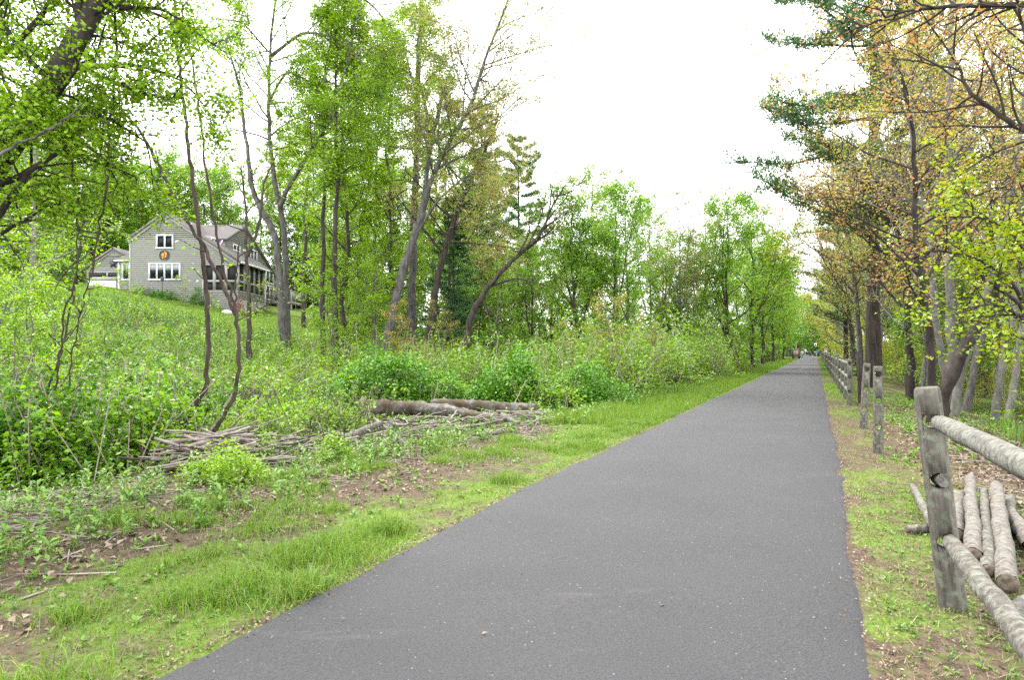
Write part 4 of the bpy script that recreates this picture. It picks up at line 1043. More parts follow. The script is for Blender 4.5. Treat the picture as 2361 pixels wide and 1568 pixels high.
# ------------------------------------------------------------------ near left: overhanging tree, vines, brown stems
Y = 7.5
custom_tree('overhanging_tree', 'big dark leaning tree at the top left with bright green boughs', [
    (pp([(-330, 1100), (-200, 760), (-40, 430), (40, 300), (100, 205), (170, 110), (225, 10), (290, -120), (380, -260)], Y), .17, .08, [bo(n=16, t0=.5, Lmax=1.3, ang=(.7, 1.3), up=.0, sub=5, tw=4)]),
    (pp([(170, 110), (190, 60), (180, 0), (200, -80)], Y), .05, .03, [bo(n=10, t0=.1, Lmax=1.1, sub=5, tw=4)]),
    (pp([(60, 270), (150, 250), (250, 270), (340, 330)], Y, Y + 1), .04, .01, [bo(n=12, t0=.15, Lmax=.8, up=.0, sub=5, tw=4)]),
    (pp([(120, 180), (230, 150), (330, 150), (430, 190)], Y, Y + 1), .04, .01, [bo(n=12, t0=.15, Lmax=.85, up=.0, sub=5, tw=4)]),
    (pp([(-60, 450), (60, 400), (130, 350), (200, 330)], Y), .05, .012, [bo(n=12, t0=.05, Lmax=.9, up=.0, sub=5, tw=4)]),
    (pp([(-130, 620), (0, 500), (60, 400), (150, 340)], Y - .3), .05, .02, [bo(n=9, t0=.2, Lmax=.8, up=.0, sub=5, tw=4)]),
    (pp([(-100, 560), (0, 540), (70, 500), (130, 460)], Y + .5), .035, .01, [bo(n=10, t0=.1, Lmax=.7, up=.0, sub=5, tw=4)]),
    (pp([(-100, 200), (0, 130), (80, 60), (130, -20)], Y + .8), .05, .02, [bo(n=14, t0=.15, Lmax=1.2, up=.0, sub=5, tw=4)]),
    (pp([(230, 0), (330, 20), (430, 60), (520, 120)], Y + 1, Y + 2), .03, .01, [bo(n=9, t0=.1, Lmax=.8, up=.0, sub=4, tw=4)]),
], None, 'leaf_spring', 'bark_dark', 301, .05, 9, .09, flat=.55, aspect=.7)
def vine(name, label, strands, leafy=0, seed=1, bark='bark_vine', cat='vine', leaf='leaf_mid', Y=11):
    rng = np.random.default_rng(seed); W = MB(); A = []
    base = strands[0][0][0]
    base = P(base[0], base[1], strands[0][3]) if len(strands[0]) > 3 else P(base[0], base[1], Y)
    for st_ in strands:
        pts, r0, r1 = st_[:3]; yy_ = st_[3] if len(st_) > 3 else Y
        tr = wobble_trunk(rng, pp(pts, yy_), len(pts) * 5, .012) - base
        W.tube(tr, np.linspace(r0, r1, len(tr)), 8, rough=.1, rng=rng)
        # a second strand twisting round the first
        a = np.linspace(0, len(tr) * .55, len(tr)); tw = tr + np.stack([np.cos(a), np.sin(a), 0 * a], -1) * (np.linspace(r0, r1, len(tr)) * .75)[:, None]
        W.tube(tw, np.linspace(r0, r1, len(tr)) * .42, 6, rough=.1, rng=rng)
        if leafy: branch_out(W, A, rng, tr, r0, leafy, .2, .45, sub=0, tw=0)
    e = thing(name, label, cat, tuple(base))
    ob('stem', W.mesh(name, M[bark], True), e)
    if A:
        B = MB(); add_leaves(B, rng, leaf_cloud(rng, A, 2, .06), .07); ob('leaves', B.mesh(name + '_leaves', M[leaf]), e)
vine('vine', 'thick woody vine hanging from the treetops, its foot curving left at the brush', [([(370, 1045), (400, 1010), (450, 950), (474, 890), (481, 800), (478, 700), (470, 620), (460, 540), (450, 470), (436, 350), (425, 250), (412, 140), (405, 40), (400, -60)], .04, .024, 11.2)], 5, 1)
vine('vine', 'second woody vine arching down from upper left to the stick pile', [([(438, 1056), (490, 1000), (535, 930), (553, 850), (548, 740), (525, 680), (490, 610), (470, 570), (430, 510), (390, 430), (330, 310), (270, 240), (210, 190), (180, 180)], .034, .02, 10.5)], 4, 2)
vine('vine', 'thinner vine running down beside the thick one to a red-brown knot', [([(545, 735), (540, 690), (515, 630), (500, 540), (480, 420), (465, 300), (445, 150), (420, 30), (412, -60)], .023, .013, 10.9), ([(545, 735), (543, 650), (552, 560)], .018, .01, 10.9)], 3, 3)
vine('vine', 'thin vines dangling below the dark leaning trunk', [([(265, 0), (268, 120), (262, 210), (250, 300), (248, 420), (225, 560), (210, 640)], .014, .01, 8), ([(160, 210), (165, 330), (180, 480), (178, 620)], .012, .008, 8)], 4, 4)
vine('stem_clump', 'clump of thin brown stems rising from the thicket at far left', [([(30, 1060), (90, 940), (140, 830), (165, 700), (180, 600), (205, 520), (240, 430)], .018, .008, 10), ([(100, 1080), (120, 960), (135, 830), (150, 720), (185, 600), (190, 500), (195, 400)], .016, .008, 9.5), ([(150, 960), (165, 830), (190, 700), (215, 600), (190, 550)], .013, .007, 10)], 9, 5, cat='stems', leaf='leaf_bright')
custom_tree('birch_tree', 'thin pale-barked tree at far left in front of the lawn', [(pp([(64, 830), (68, 720), (75, 620), (80, 540), (78, 430), (85, 300)], 22), .1, .05, [bo(n=16, t0=.3, Lmax=2.2, sub=5, tw=4)])], None, 'leaf_bright', 'bark_pale', 310, .1, 4, .12)
vine('dead_bough', 'bare pale bough slanting up from the left edge', [([(-40, 380), (30, 335), (90, 312), (140, 285), (190, 238)], .018, .006, 6.5), ([(90, 312), (160, 270), (215, 262)], .008, .004, 6.5)], 0, 6, 'bark_grey', 'bough')

# ------------------------------------------------------------------ undergrowth
def dome_points(rng, cx, cy, rx, ry, h, n, shell=.55, low=.0, zbase=None):
    d = norm(rng.normal(0, 1, (n, 3))); d[:, 2] = np.abs(d[:, 2])
    r = shell + (1 - shell) * rng.uniform(0, 1, n) ** .6
    k = rng.uniform(0, 6, 6)
    lump = 1 + .16 * np.sin(d[:, 0] * 4 + k[0]) + .14 * np.sin(d[:, 1] * 5 + k[1]) + .14 * np.sin(d[:, 2] * 6 + d[:, 0] * 3 + k[2])
    x = cx + d[:, 0] * r * rx * lump; y = cy + d[:, 1] * r * ry * lump
    z = (H(x, y) if zbase is None else zbase) + low + d[:, 2] * r * h * lump
    return np.stack([x, y, z], -1)
def bush_into(B, S, rng, cx, cy, rx, ry, h, sprigs, per, size, spread, stems=6, flat=.45):
    a = dome_points(rng, cx, cy, rx, ry, h, sprigs)
    p = np.repeat(a, per, axis=0); p = p + rng.normal(0, spread, p.shape)
    add_leaves(B, rng, p, size, flat=.62)
    if S is not None:
        e = a[rng.integers(0, len(a), stems)]; b0 = np.stack([cx + rng.normal(0, rx * .25, stems), cy + rng.normal(0, ry * .25, stems), np.full(stems, Hs(cx, cy) - .1)], -1)
        m_ = (b0 + e) / 2 + np.array([0, 0, h * .25]); e2 = e + (e - m_) * .25
        multi_tube(S, np.stack([b0, m_, e2], 1), np.tile([.012, .008, .002], (stems, 1)), 3)

def stuff(name, B, mat, label, cat, smooth=False):
    o = ob(name, B.mesh(name, mat, smooth), kind='stuff'); o['label'] = label; o['category'] = cat; return o

rng = np.random.default_rng(77)
# near-left thicket
def thicket(name, label, spots, mats, seed, cat='undergrowth'):
    rng = np.random.default_rng(seed)
    Bs = {m: MB() for m in mats}; S = MB()
    for (x, y, rx, h, sp, per, size, spread) in spots:
        m = mats[rng.integers(len(mats))]
        bush_into(Bs[m], S, rng, x, y, rx, rx, h, sp, per, size, spread, stems=5)
        k = 9; z0 = Hs(x, y); b0 = np.stack([x + rng.normal(0, rx * .6, k), y + rng.normal(0, rx * .6, k), np.full(k, z0)], -1)
        Ls = h * rng.uniform(.7, 1.75, k)[:, None]; dr = norm(np.concatenate([rng.normal(0, .35, (k, 2)), np.ones((k, 1))], 1)); sag = np.concatenate([rng.normal(0, .3, (k, 2)), -.15 * np.ones((k, 1))], 1)
        pts = np.stack([b0, b0 + dr * Ls * .5, b0 + dr * Ls * .85 + sag * Ls * .1, b0 + dr * Ls + sag * Ls * .3], 1)
        multi_tube(S, pts[:, [0, 2, 3]], np.tile([.01, .006, .002], (k, 1)) * (1 + size * 3), 3)
        tt = rng.uniform(.35, 1, (k, 16)) * 2.999; qi = tt.astype(int); fr = (tt - qi)[..., None]; ii = np.arange(k)[:, None]
        lp = (pts[ii, qi] * (1 - fr) + pts[ii, qi + 1] * fr).reshape(-1, 3) + rng.normal(0, spread * .6, (k * 16, 3)); add_leaves(Bs[m], rng, lp, size, flat=.45)
    B = MB(); ml = []
    for q, m in enumerate(mats):
        for v_, f_ in zip(Bs[m].v, Bs[m].f): pass
        off = 0
        if Bs[m].v:
            V_ = np.concatenate(Bs[m].v); F_ = np.concatenate(Bs[m].f); B.add(V_, F_, q)
        ml.append(M[m])
    V_ = np.concatenate(S.v); F_ = np.concatenate([f for f in S.f if f.shape[1] == 4]); B.add(V_, F_, len(mats)); ml.append(M['twig'])
    return stuff(name, B, ml, label, cat)
rs = random.Random(21)
sp = []
for q in range(82):
    Y = rs.uniform(8.6, 19); px = rs.uniform(-140, 400) + (Y - 10) * 14
    if Y < 9.8 and px > 260: px -= 220
    x, y = px_xy(px, Y); sp.append((x, y, rs.uniform(.5, 1.0), rs.uniform(.6, 1.25), 125, 8, .078, .07))
thicket('thicket', 'dense grey-green thicket of shrubs behind the stick pile at left', sp, ['leaf_blue', 'leaf_mid', 'leaf_blue', 'leaf_deep'], 31)
sp = []
for q in range(130):
    Y = rs.uniform(18, 33); px = rs.uniform(-80, 860)
    x, y = px_xy(px, Y); sp.append((x, y, rs.uniform(.7, 1.4), rs.uniform(.5, 1.15), 70, 7, .105, .11))
for q in range(50):
    Y = rs.uniform(27, 40); px = rs.uniform(520, 1120)
    x, y = px_xy(px, Y); sp.append((x, y, rs.uniform(.8, 1.5), rs.uniform(.7, 1.5), 70, 7, .13, .13))
for q in range(60):
    Y = rs.uniform(11.3, 17); px = rs.uniform(500, 900) + (Y - 13) * 10
    if px > (700 if Y < 12.6 else 800): continue
    x, y = px_xy(px, Y); sp.append((x, y, rs.uniform(.4, .8), rs.uniform(.25, .6), 60, 6, .075, .07))
for q in range(30):
    Y = rs.uniform(17.6, 20.5); px = rs.uniform(830, 1300); x, y = px_xy(px, Y); sp.append((x, y, rs.uniform(.5, .9), rs.uniform(.4, .8), 70, 6, .085, .08))
thicket('brambles', 'loose bright brambles and weeds covering the foot of the hill', sp, ['leaf_mid', 'leaf_pale', 'leaf_spring', 'leaf_pale'], 32)
sp = []
for q in range(190):
    Y = rs.uniform(26, 49); px = rs.uniform(-60, 660)
    x, y = px_xy(px, Y)
    sp.append((x, y, rs.uniform(.8, 1.5), rs.uniform(.5, 1.2) * (1 if Y < 44 else .6), 60, 6, .12, .14))
thicket('hillside_weeds', 'weedy growth on the slope below the lawn', sp, ['leaf_mid', 'leaf_deep', 'leaf_mid', 'leaf_spring'], 33)
sp = []
for q in range(150):
    Y = rs.uniform(21, 46); px = rs.uniform(830, 1700)
    x, y = px_xy(px, Y)
    if lat_l(x, y) < 2.6: continue
    sp.append((x, y, rs.uniform(.8, 1.5), rs.uniform(.9, 1.9), 120, 7, .11 if Y < 30 else .14, .13))
thicket('shrub_field', 'pale green shrub growth filling the low ground before the trees', sp, ['leaf_mid', 'leaf_pale', 'leaf_spring', 'leaf_pale'], 34)
sp = []
for q in range(120):
    Y = 26 + 110 * rs.random() ** 1.3; l = rs.uniform(2.4, 6.5) + Y * .01
    v = VL - l * KP; x, y = v + SL * Y, Y
    sp.append((x, y, rs.uniform(.9, 1.6), rs.uniform(1.0, 2.2) + Y * .012, 90, 7, .12 + Y * .0016, .15))
thicket('path_hedge', 'hedge-like shrubs along the left of the path into the distance', sp, ['leaf_spring', 'leaf_mid', 'leaf_pale'], 35)
sp = []
for q in range(170):
    Y = rs.uniform(46, 110); px = rs.uniform(560, 1800)
    x, y = px_xy(px, Y)
    if lat_l(x, y) < 4 or (px < 760 and Y < 84): continue
    sp.append((x, y, rs.uniform(1.5, 3.0), rs.uniform(2.0, 5.5), 55, 7, .36, .3))
for q in range(30):
    Y = rs.uniform(85, 104); x, y = px_xy(rs.uniform(630, 830), Y); sp.append((x, y, rs.uniform(2, 3.4), rs.uniform(5, 10), 80, 7, .36, .4))
for q in range(100):
    Y = rs.uniform(79, 112); x, y = px_xy(rs.uniform(-80, 640), Y)
    if q > 84: Y = rs.uniform(70, 78); x, y = px_xy(rs.uniform(-80, 150), Y)
    sp.append((x, y, rs.uniform(2, 3.4), rs.uniform(3, 7), 55, 7, .39, .34))
for q in range(40):
    Y = rs.uniform(182, 240); x, y = px_xy(rs.uniform(1780, 1960), Y); sp.append((x, y, 4, rs.uniform(4, 9), 90, 6, .6, .5))
thicket('understory', 'green understory filling the wood between the trunks', sp, ['leaf_mid', 'leaf_spring', 'leaf_deep', 'leaf_mid'], 36)
sp = []
for q in range(230):
    Y = 14 + 130 * rs.random() ** 1.35; r = rs.uniform(4.5, 22) if Y < 40 else rs.uniform(3, 26)
    v = VR + r * KP; x, y = v + SL * Y, Y
    k_ = 1 if Y < 35 else 1.7
    sp.append((x, y, rs.uniform(.9, 1.8) * k_, (rs.uniform(.7, 1.8) + .05 * r) * k_, 60, 6, .13 * k_, .16 * k_))
thicket('wood_understory', 'yellow-green understory in the wood behind the fence', sp, ['leaf_gold', 'leaf_gold', 'leaf_pale', 'leaf_bright'], 37)

# single shrubs
def shrub(label, px, Y, rx, h, leaf, sprigs, per=8, size=.06, spread=.07, seed=1, name='shrub', cat='shrub', stems=10, dz=0):
    rng = np.random.default_rng(seed); x, y = px_xy(px, Y); B, S = MB(), MB()
    lobes = [(0, 0, .8, 1.0, .5), (-.62, .1, .62, .72, .22), (.6, -.1, .66, .62, .18), (.15, -.55, .5, .5, .1)] if sprigs >= 500 else [(0, 0, 1, 1, 1)]
    for ox, oy, kr, kh, kn in lobes:
        bush_into(B, S, rng, x + ox * rx * 1.3, y + oy * rx, rx * kr, rx * kr, h * kh, max(20, int(sprigs * kn)), per, size, spread, max(3, int(stems * kn)))
    z = Hs(x, y)
    for mb in (B, S): mb.v = [v_ - np.array([x, y, z]) for v_ in mb.v]
    e = thing(name, label, cat, (x, y, z))
    ob('foliage', B.mesh(name, M[leaf]), e); ob('stems', S.mesh(name + '_stems', M['twig'], True), e)
shrub('big rounded dark green shrub behind the left end of the fallen log', 910, 18.6, 1.3, 1.8, 'leaf_deep', 1900, 9, .085, .09, 51)
shrub('dense dark green shrub right of the fallen log', 1185, 18.4, .95, 1.45, 'leaf_deep', 1300, 9, .08, .09, 52)
shrub('lower spreading green shrub between log and path', 1325, 19.5, 1.2, 1.1, 'leaf_deep', 1200, 9, .075, .09, 53)
shrub('small arching shrub between the two dark rounded ones', 1060, 20, .9, .85, 'leaf_mid', 500, 8, .07, .08, 54)
shrub('low bright yellow-green bush in front of the stick pile', 545, 7.9, .36, .42, 'leaf_bright', 330, 7, .036, .045, 55)
shrub('small bright sprig standing in the stick pile', 602, 9.4, .16, .4, 'leaf_bright', 90, 7, .036, .045, 56)
shrub('bright low bush at the near end of the sticks', 480, 8.0, .26, .32, 'leaf_bright', 160, 7, .036, .045, 57)
shrub('low weedy bush among sticks below the fallen log', 770, 9.4, .3, .3, 'leaf_spring', 200, 7, .04, .05, 58)
shrub('round leafy bush beside the path under the reddish saplings', 1470, 27, .9, 1.3, 'leaf_bright', 300, 8, .09, .1, 59)
shrub('clipped dark hedge under the wide house window', 375, 58.6, 1.15, .75, 'leaf_deep', 300, 7, .11, .08, 60, 'hedge', 'hedge')
shrub('dark shrub against the house wall beside the porch', 455, 59, .65, 1.4, 'leaf_deep', 260, 7, .1, .1, 61)
shrub('small wine-red maple at the porch corner', 551, 58, .5, 1.3, 'leaf_wine', 160, 6, .1, .1, 62, 'small_tree', 'tree')
shrub('white flowering bush on the slope below the porch', 495, 27, .5, 1.0, 'blossom', 130, 5, .07, .12, 63)
shrub('scattered white blossom on a low bush in the brambles', 560, 20, .6, .6, 'blossom', 60, 4, .05, .16, 64)
shrub('reddish twiggy bush at the foot of the leaning trees', 985, 32, .8, 2.2, 'leaf_rust', 130, 5, .1, .2, 65, stems=16)
shrub('green garden bush at the garage corner', 330, 59, .8, .6, 'leaf_mid', 200, 7, .1, .1, 66)
shrub('pale twiggy bush beside the path, half bare', 1640, 38, 1.5, 3.0, 'leaf_pale', 260, 6, .12, .2, 67, stems=40)
shrub('small grey twiggy bush left of the half-bare one', 1545, 34, 1.0, 2.0, 'leaf_pale', 160, 6, .11, .2, 68, stems=26)
for px, Y, s, lf, lb in [(425, 56.5, .52, 'leaf_lime', 'small yellow-leaved tree on the lawn before the dark shrub'), (297, 52, .62, 'leaf_bright', 'young bright tree on the lawn below the bay window'), (1320, 24, .5, 'leaf_budding', 'thin sumac sapling with rusty buds in the shrub field'), (1415, 23, .7, 'leaf_budding', 'tall forked bare sapling beside the path shrubs'), (1500, 26, .55, 'leaf_budding', 'slim reddish sapling nearest the path')]:
    x, y = px_xy(px, Y); place('sapling' + str(int(px) % 3), x, y, s, label=lb, leaf=lf, name='sapling', bark='bark_pale')
rng = np.random.default_rng(70)
B_ = MB()
c0 = P(270, 1030, 9.6)
for q in range(7):
    a = c0 + rng.normal(0, .12, 3) * [1.3, .6, .8]; add_leaves(B_, rng, np.repeat(a[None], 3, 0) + rng.normal(0, .02, (3, 3)), .15, .9, .7)
S_ = MB(); S_.tube([P(330, 1110, 9.6), P(300, 1060, 9.6), c0], [.008, .006, .004], 4)
e = thing('maple_seedling', 'maple seedling with big pale lime leaves at the thicket edge', 'seedling', tuple(P(330, 1110, 9.6)))
for nm, mb, mt in (('leaves', B_, 'leaf_lime'), ('stem', S_, 'twig')):
    mb.v = [v_ - P(330, 1110, 9.6) for v_ in mb.v]; ob(nm, mb.mesh(nm, M[mt]), e)

# ------------------------------------------------------------------ grass, weeds, leaf litter
def scatter(rng, n, l0, l1, y0, y1, side='l', pw=1.0):
    y = y0 + (y1 - y0) * rng.uniform(0, 1, n) ** pw; l = rng.uniform(l0, l1, n)
    v = VL - l * KP if side == 'l' else VR + l * KP
    return np.stack([v + SL * y, y], -1)
def on_ground(p): return np.concatenate([p, H(p[:, 0], p[:, 1])[:, None]], 1)
def keep(rng, p, w): return p[rng.uniform(0, 1, len(p)) < w]
rng = np.random.default_rng(90)
B = MB()
# even short sward
p = scatter(rng, 210000, .02, 5.5, 2.0, 18, 'l', 1.5)
g_ = green(p[:, 0], p[:, 1]); l_ = lat_l(p[:, 0], p[:, 1])
p1 = keep(rng, p, np.clip((g_ - .35) * 1.3, 0.02, 1) * np.where(l_ > 3.5, .4, 1))
add_blades(B, rng, on_ground(p1), .045, .006, 1.0, 0, False)
p = scatter(rng, 60000, .02, 2.4, 14, 60, 'l', 1.3)
p1 = keep(rng, p, np.clip((green(p[:, 0], p[:, 1]) - .3) * 1.6, 0, 1)); add_blades(B, rng, on_ground(p1), .1, .016, .5, 0, False)
p = scatter(rng, 24000, .02, 2.6, 55, 150, 'l'); add_blades(B, rng, on_ground(p), .14, .05, .5, 0, False)
# tufts
p = np.concatenate([scatter(rng, 170, .08, .75, 2.2, 16, 'l', 1.3), scatter(rng, 90, 1.0, 3.0, 2.2, 12, 'l', 1.2)])
p = keep(rng, p, np.clip((fbm(p[:, 0], p[:, 1], 1.3, 6) + .45) * 1.3, .05, 1))
for q in p:
    n = int(rng.integers(180, 480)); r = rng.uniform(.05, .15)
    pt = q + rng.normal(0, r, (n, 2)) * np.array([1, 1.2]); pt = pt[lat_l(pt[:, 0], pt[:, 1]) > -.01]
    add_blades(B, rng, on_ground(pt), rng.uniform(.07, .15), .0045, .85, 0)
p = scatter(rng, 1200, .1, 2.2, 14, 50, 'l', 1.3)
for q in p:
    n = 22; pt = q + rng.normal(0, .14, (n, 2)); pt = pt[lat_l(pt[:, 0], pt[:, 1]) > 0]; add_blades(B, rng, on_ground(pt), .19, .014, .5, 0, False)
# right verge
p = scatter(rng, 50000, .03, 1.5, 1.6, 16, 'r', 1.5); p = keep(rng, p, np.clip((green(p[:, 0], p[:, 1]) - .42) * 1.5, 0.03, 1)); add_blades(B, rng, on_ground(p), .035, .005, .7, 0)
p = scatter(rng, 26000, .03, 1.8, 12, 60, 'r', 1.3); p = keep(rng, p, np.clip((green(p[:, 0], p[:, 1]) - .2) * 1.3, 0.05, 1)); add_blades(B, rng, on_ground(p), .07, .015, .5, 0, False)
p = scatter(rng, 9000, .03, 2.0, 55, 150, 'r'); add_blades(B, rng, on_ground(p), .12, .05, .5, 0, False)
# lawn on the hill
x = rng.uniform(-50, -16, 60000); y = rng.uniform(47, 66, 60000); p = np.stack([x, y], -1)[lat_l(x, y) > 27]; add_blades(B, rng, on_ground(p), .11, .05, .4, 0, False)
stuff('grass', B, M['grass'], 'bright green grass along the path verges and on the lawn', 'grass')
B = MB()
p = scatter(rng, 40000, .02, 6, 2, 18, 'l', 1.5); p = keep(rng, p, .55 * np.ones(len(p))); add_blades(B, rng, on_ground(p), .05, .005, .9, 0, False)
p = scatter(rng, 30000, .02, 2.5, 1.6, 18, 'r', 1.5); add_blades(B, rng, on_ground(p), .035, .006, 1.1, 0, False)
stuff('dry_grass', B, M['grass_dry'], 'dry straw-coloured grass scattered in the verges', 'dry grass')
# broad-leaved weeds
B = MB()
def rosettes(p, k, size, hgt):
    n = len(p)
    if not n: return
    base = np.repeat(on_ground(p), k, axis=0)
    th = rng.uniform(0, 6.28, n * k); el = rng.uniform(.2, 1.1, n * k); L = (np.repeat(rng.uniform(.6, 1.4, n), k) * size * rng.uniform(.7, 1.2, n * k))[:, None]
    base[:, 2] += rng.uniform(0, 1, n * k) * np.repeat(rng.uniform(.2, 1, n), k) * hgt
    d = np.stack([np.cos(th) * np.cos(el), np.sin(th) * np.cos(el), np.sin(el)], -1); s = np.stack([-np.sin(th), np.cos(th), 0 * th], -1)
    dn = np.array([0, 0, -1.0])
    m1 = base + d * L * .5; tip = base + d * L + dn * L * .2
    W_ = L * rng.uniform(.3, .5, (n * k, 1))
    v = np.stack([base, m1 + s * W_ / 2, tip, m1 - s * W_ / 2], 1).reshape(-1, 3); o = np.arange(n * k)[:, None] * 4
    B.add(v, np.concatenate([o + [0, 1, 2], o + [0, 2, 3]], 1).reshape(-1, 3))
p = scatter(rng, 2600, .3, 6.5, 2.2, 17, 'l', 1.4); l_ = lat_l(p[:, 0], p[:, 1]); rosettes(keep(rng, p, np.where(l_ < 1.2, .35, .8)), 9, .05, .05)
p = scatter(rng, 2300, 1.9, 8, 3, 13, 'l', 1.2); p = keep(rng, p, .35 + .65 * sstep(-.3, .4, fbm(p[:, 0], p[:, 1], 1.1, 7))); rosettes(p, 18, .07, .33)
p = scatter(rng, 4500, .05, 6, 2.2, 14, 'l', 1.4); rosettes(p, 6, .024, .02)
p = scatter(rng, 1600, .1, 1.8, 1.8, 8, 'r', 1.2); rosettes(p, 6, .028, .02)
p = scatter(rng, 260, .5, 4, 5, 18, 'r'); rosettes(p, 8, .07, .08)
p = scatter(rng, 2600, 1.2, 8, 9.5, 26, 'r'); rosettes(keep(rng, p, sstep(9, 13, p[:, 1])), 9, .07, .1)
p = scatter(rng, 2000, 1.5, 6, 14, 40, 'l', 1.2); rosettes(p, 9, .11, .25)
stuff('weeds', B, M['weed'], 'broad-leaved green weeds growing through the leaf litter', 'weeds')
# fallen leaves and bits of bark
B = MB()
p = scatter(rng, 9000, 1.0, 8, 2.5, 16, 'l', 1.3); n1 = fbm(p[:, 0], p[:, 1], .8, 2); l_ = lat_l(p[:, 0], p[:, 1])
p = keep(rng, p, np.clip(.75 - green(p[:, 0], p[:, 1]), .04, 1)); q_ = on_ground(p); q_[:, 2] += .01; add_leaves(B, rng, q_, .06, .7, .8, .3, 0)
p = scatter(rng, 4200, 1.2, 7, 3, 14, 'l', 1.3); p = keep(rng, p, np.clip(.9 - green(p[:, 0], p[:, 1]), .1, 1)); q_ = on_ground(p); q_[:, 2] += .012; add_leaves(B, rng, q_, .05, .75, .55, .45, 0)
p = scatter(rng, 1500, .03, 1.5, 2.5, 14, 'l', 1.3); q_ = on_ground(p); q_[:, 2] += .008; add_leaves(B, rng, q_, .03, .5, .8, .3, 0)
p = scatter(rng, 30000, .5, 10, 2.5, 20, 'r', 1.3); p = keep(rng, p, sstep(.5, 1.6, lat_r(p[:, 0], p[:, 1]))); q_ = on_ground(p); q_[:, 2] += .012; add_leaves(B, rng, q_, .06, .7, .7, .3, 0)
p = scatter(rng, 5000, .05, 1.4, 1.8, 10, 'r', 1.4); q_ = on_ground(p); q_[:, 2] += .006; add_leaves(B, rng, q_, .022, .4, .8, .3, 0)
# crumbs along the asphalt edge
y = 2 + 20 * rng.uniform(0, 1, 3500) ** 1.5; v = VL + rng.normal(-.04, .05, 3500); q_ = np.stack([v + SL * y, y, zpath(y) + .012], -1); add_leaves(B, rng, q_, .022, .6, .8, .2, 0)
y = 2 + 20 * rng.uniform(0, 1, 2500) ** 1.5; v = VR + rng.normal(.04, .05, 2500); q_ = np.stack([v + SL * y, y, zpath(y) + .012], -1); add_leaves(B, rng, q_, .02, .6, .8, .2, 0)
y = 2.5 + 16 * rng.uniform(0, 1, 26); v = rng.uniform(VL + .2, VR - .1, 26); q_ = np.stack([v + SL * y, y, zpath(y) + .036], -1); add_leaves(B, rng, q_, .03, .5, .9, .2, 0)
y = 2.5 + 20 * rng.uniform(0, 1, 420) ** 1.3; v = np.where(rng.uniform(0, 1, 420) < .6, VL + np.abs(rng.normal(0, .16, 420)), VR - np.abs(rng.normal(0, .14, 420))); q_ = np.stack([v + SL * y, y, zpath(y) + .022], -1); add_leaves(B, rng, q_, .018, .5, .9, .2, 0)
stuff('leaf_litter', B, M['litter'], 'brown fallen leaves and bark crumbs on the ground', 'leaf litter')
# twigs strewn on both sides
B = MB()
def twigs(p, L0, L1, r):
    q = on_ground(p); n = len(q); th = rng.uniform(0, 6.28, n); L = rng.uniform(L0, L1, (n, 1)); d = np.stack([np.cos(th), np.sin(th), rng.normal(0, .08, n)], -1)
    pts = np.stack([q - d * L / 2, q + rng.normal(0, .04, (n, 3)) * L, q + d * L / 2], 1); pts[..., 2] = np.maximum(pts[..., 2], H(pts[..., 0], pts[..., 1])) + r
    multi_tube(B, pts, rng.uniform(.6, 1.4, (n, 1)) * r * np.array([[1, .9, .5]]), 4)
twigs(scatter(rng, 420, 1.6, 8, 3.5, 15, 'l', 1.2), .15, .8, .006)
twigs(scatter(rng, 1100, 1.3, 7, 4, 18, 'r', 1.3), .2, 1.0, .006)
twigs(keep(rng, scatter(rng, 160, 3.2, 6, 3.5, 8, 'l'), np.ones(160)), .4, 1.4, .006)
for n_, p0, p1, Y0, Y1 in ((500, 880, 1260, 11.6, 16.5), (420, 560, 960, 9.2, 12.6), (260, 380, 620, 8.6, 10.2)):
    t_ = rng.uniform(0, 1, n_); yy2 = Y0 + (Y1 - Y0) * np.clip(t_ + rng.normal(0, .25, n_), 0, 1); pp2 = p0 + (p1 - p0) * rng.uniform(0, 1, n_); twigs(np.stack([(pp2 - CX) / F * yy2, yy2], -1), .12, .6, .007)
stuff('twigs', B, M['stick'], 'dry twigs strewn over the ground', 'twigs', True)
# arching canes of bramble
B = MB()
for q in range(330):
    Y = rs.uniform(9.5, 24); px = rs.uniform(-60, 900); x, y = px_xy(px, Y); z = Hs(x, y)
    L = rs.uniform(.6, 1.7); th = rs.uniform(0, 6.28); d = np.array([math.cos(th), math.sin(th), 0])
    b0 = np.array([x, y, z]); B.tube([b0, b0 + d * L * .25 + [0, 0, L * .6], b0 + d * L * .6 + [0, 0, L * .75], b0 + d * L + [0, 0, L * .45]], [.005, .004, .003, .0015], 4, cap=False)
for q in range(130):
    x, y = px_xy(rs.gauss(585, 40), rs.uniform(17, 19)); z = Hs(x, y); th = rs.uniform(0, 6.28); L = rs.uniform(.4, .9); d = np.array([math.cos(th), math.sin(th), 0])
    b0 = np.array([x, y, z + rs.uniform(.2, .5)]); B.tube([b0, b0 + d * L * .5 + [0, 0, .25], b0 + d * L + [0, 0, -.3]], [.006, .005, .003], 4, cap=False)
stuff('bramble_canes', B, M['bark_vine'], 'bare arching bramble canes in the thicket', 'canes', True)

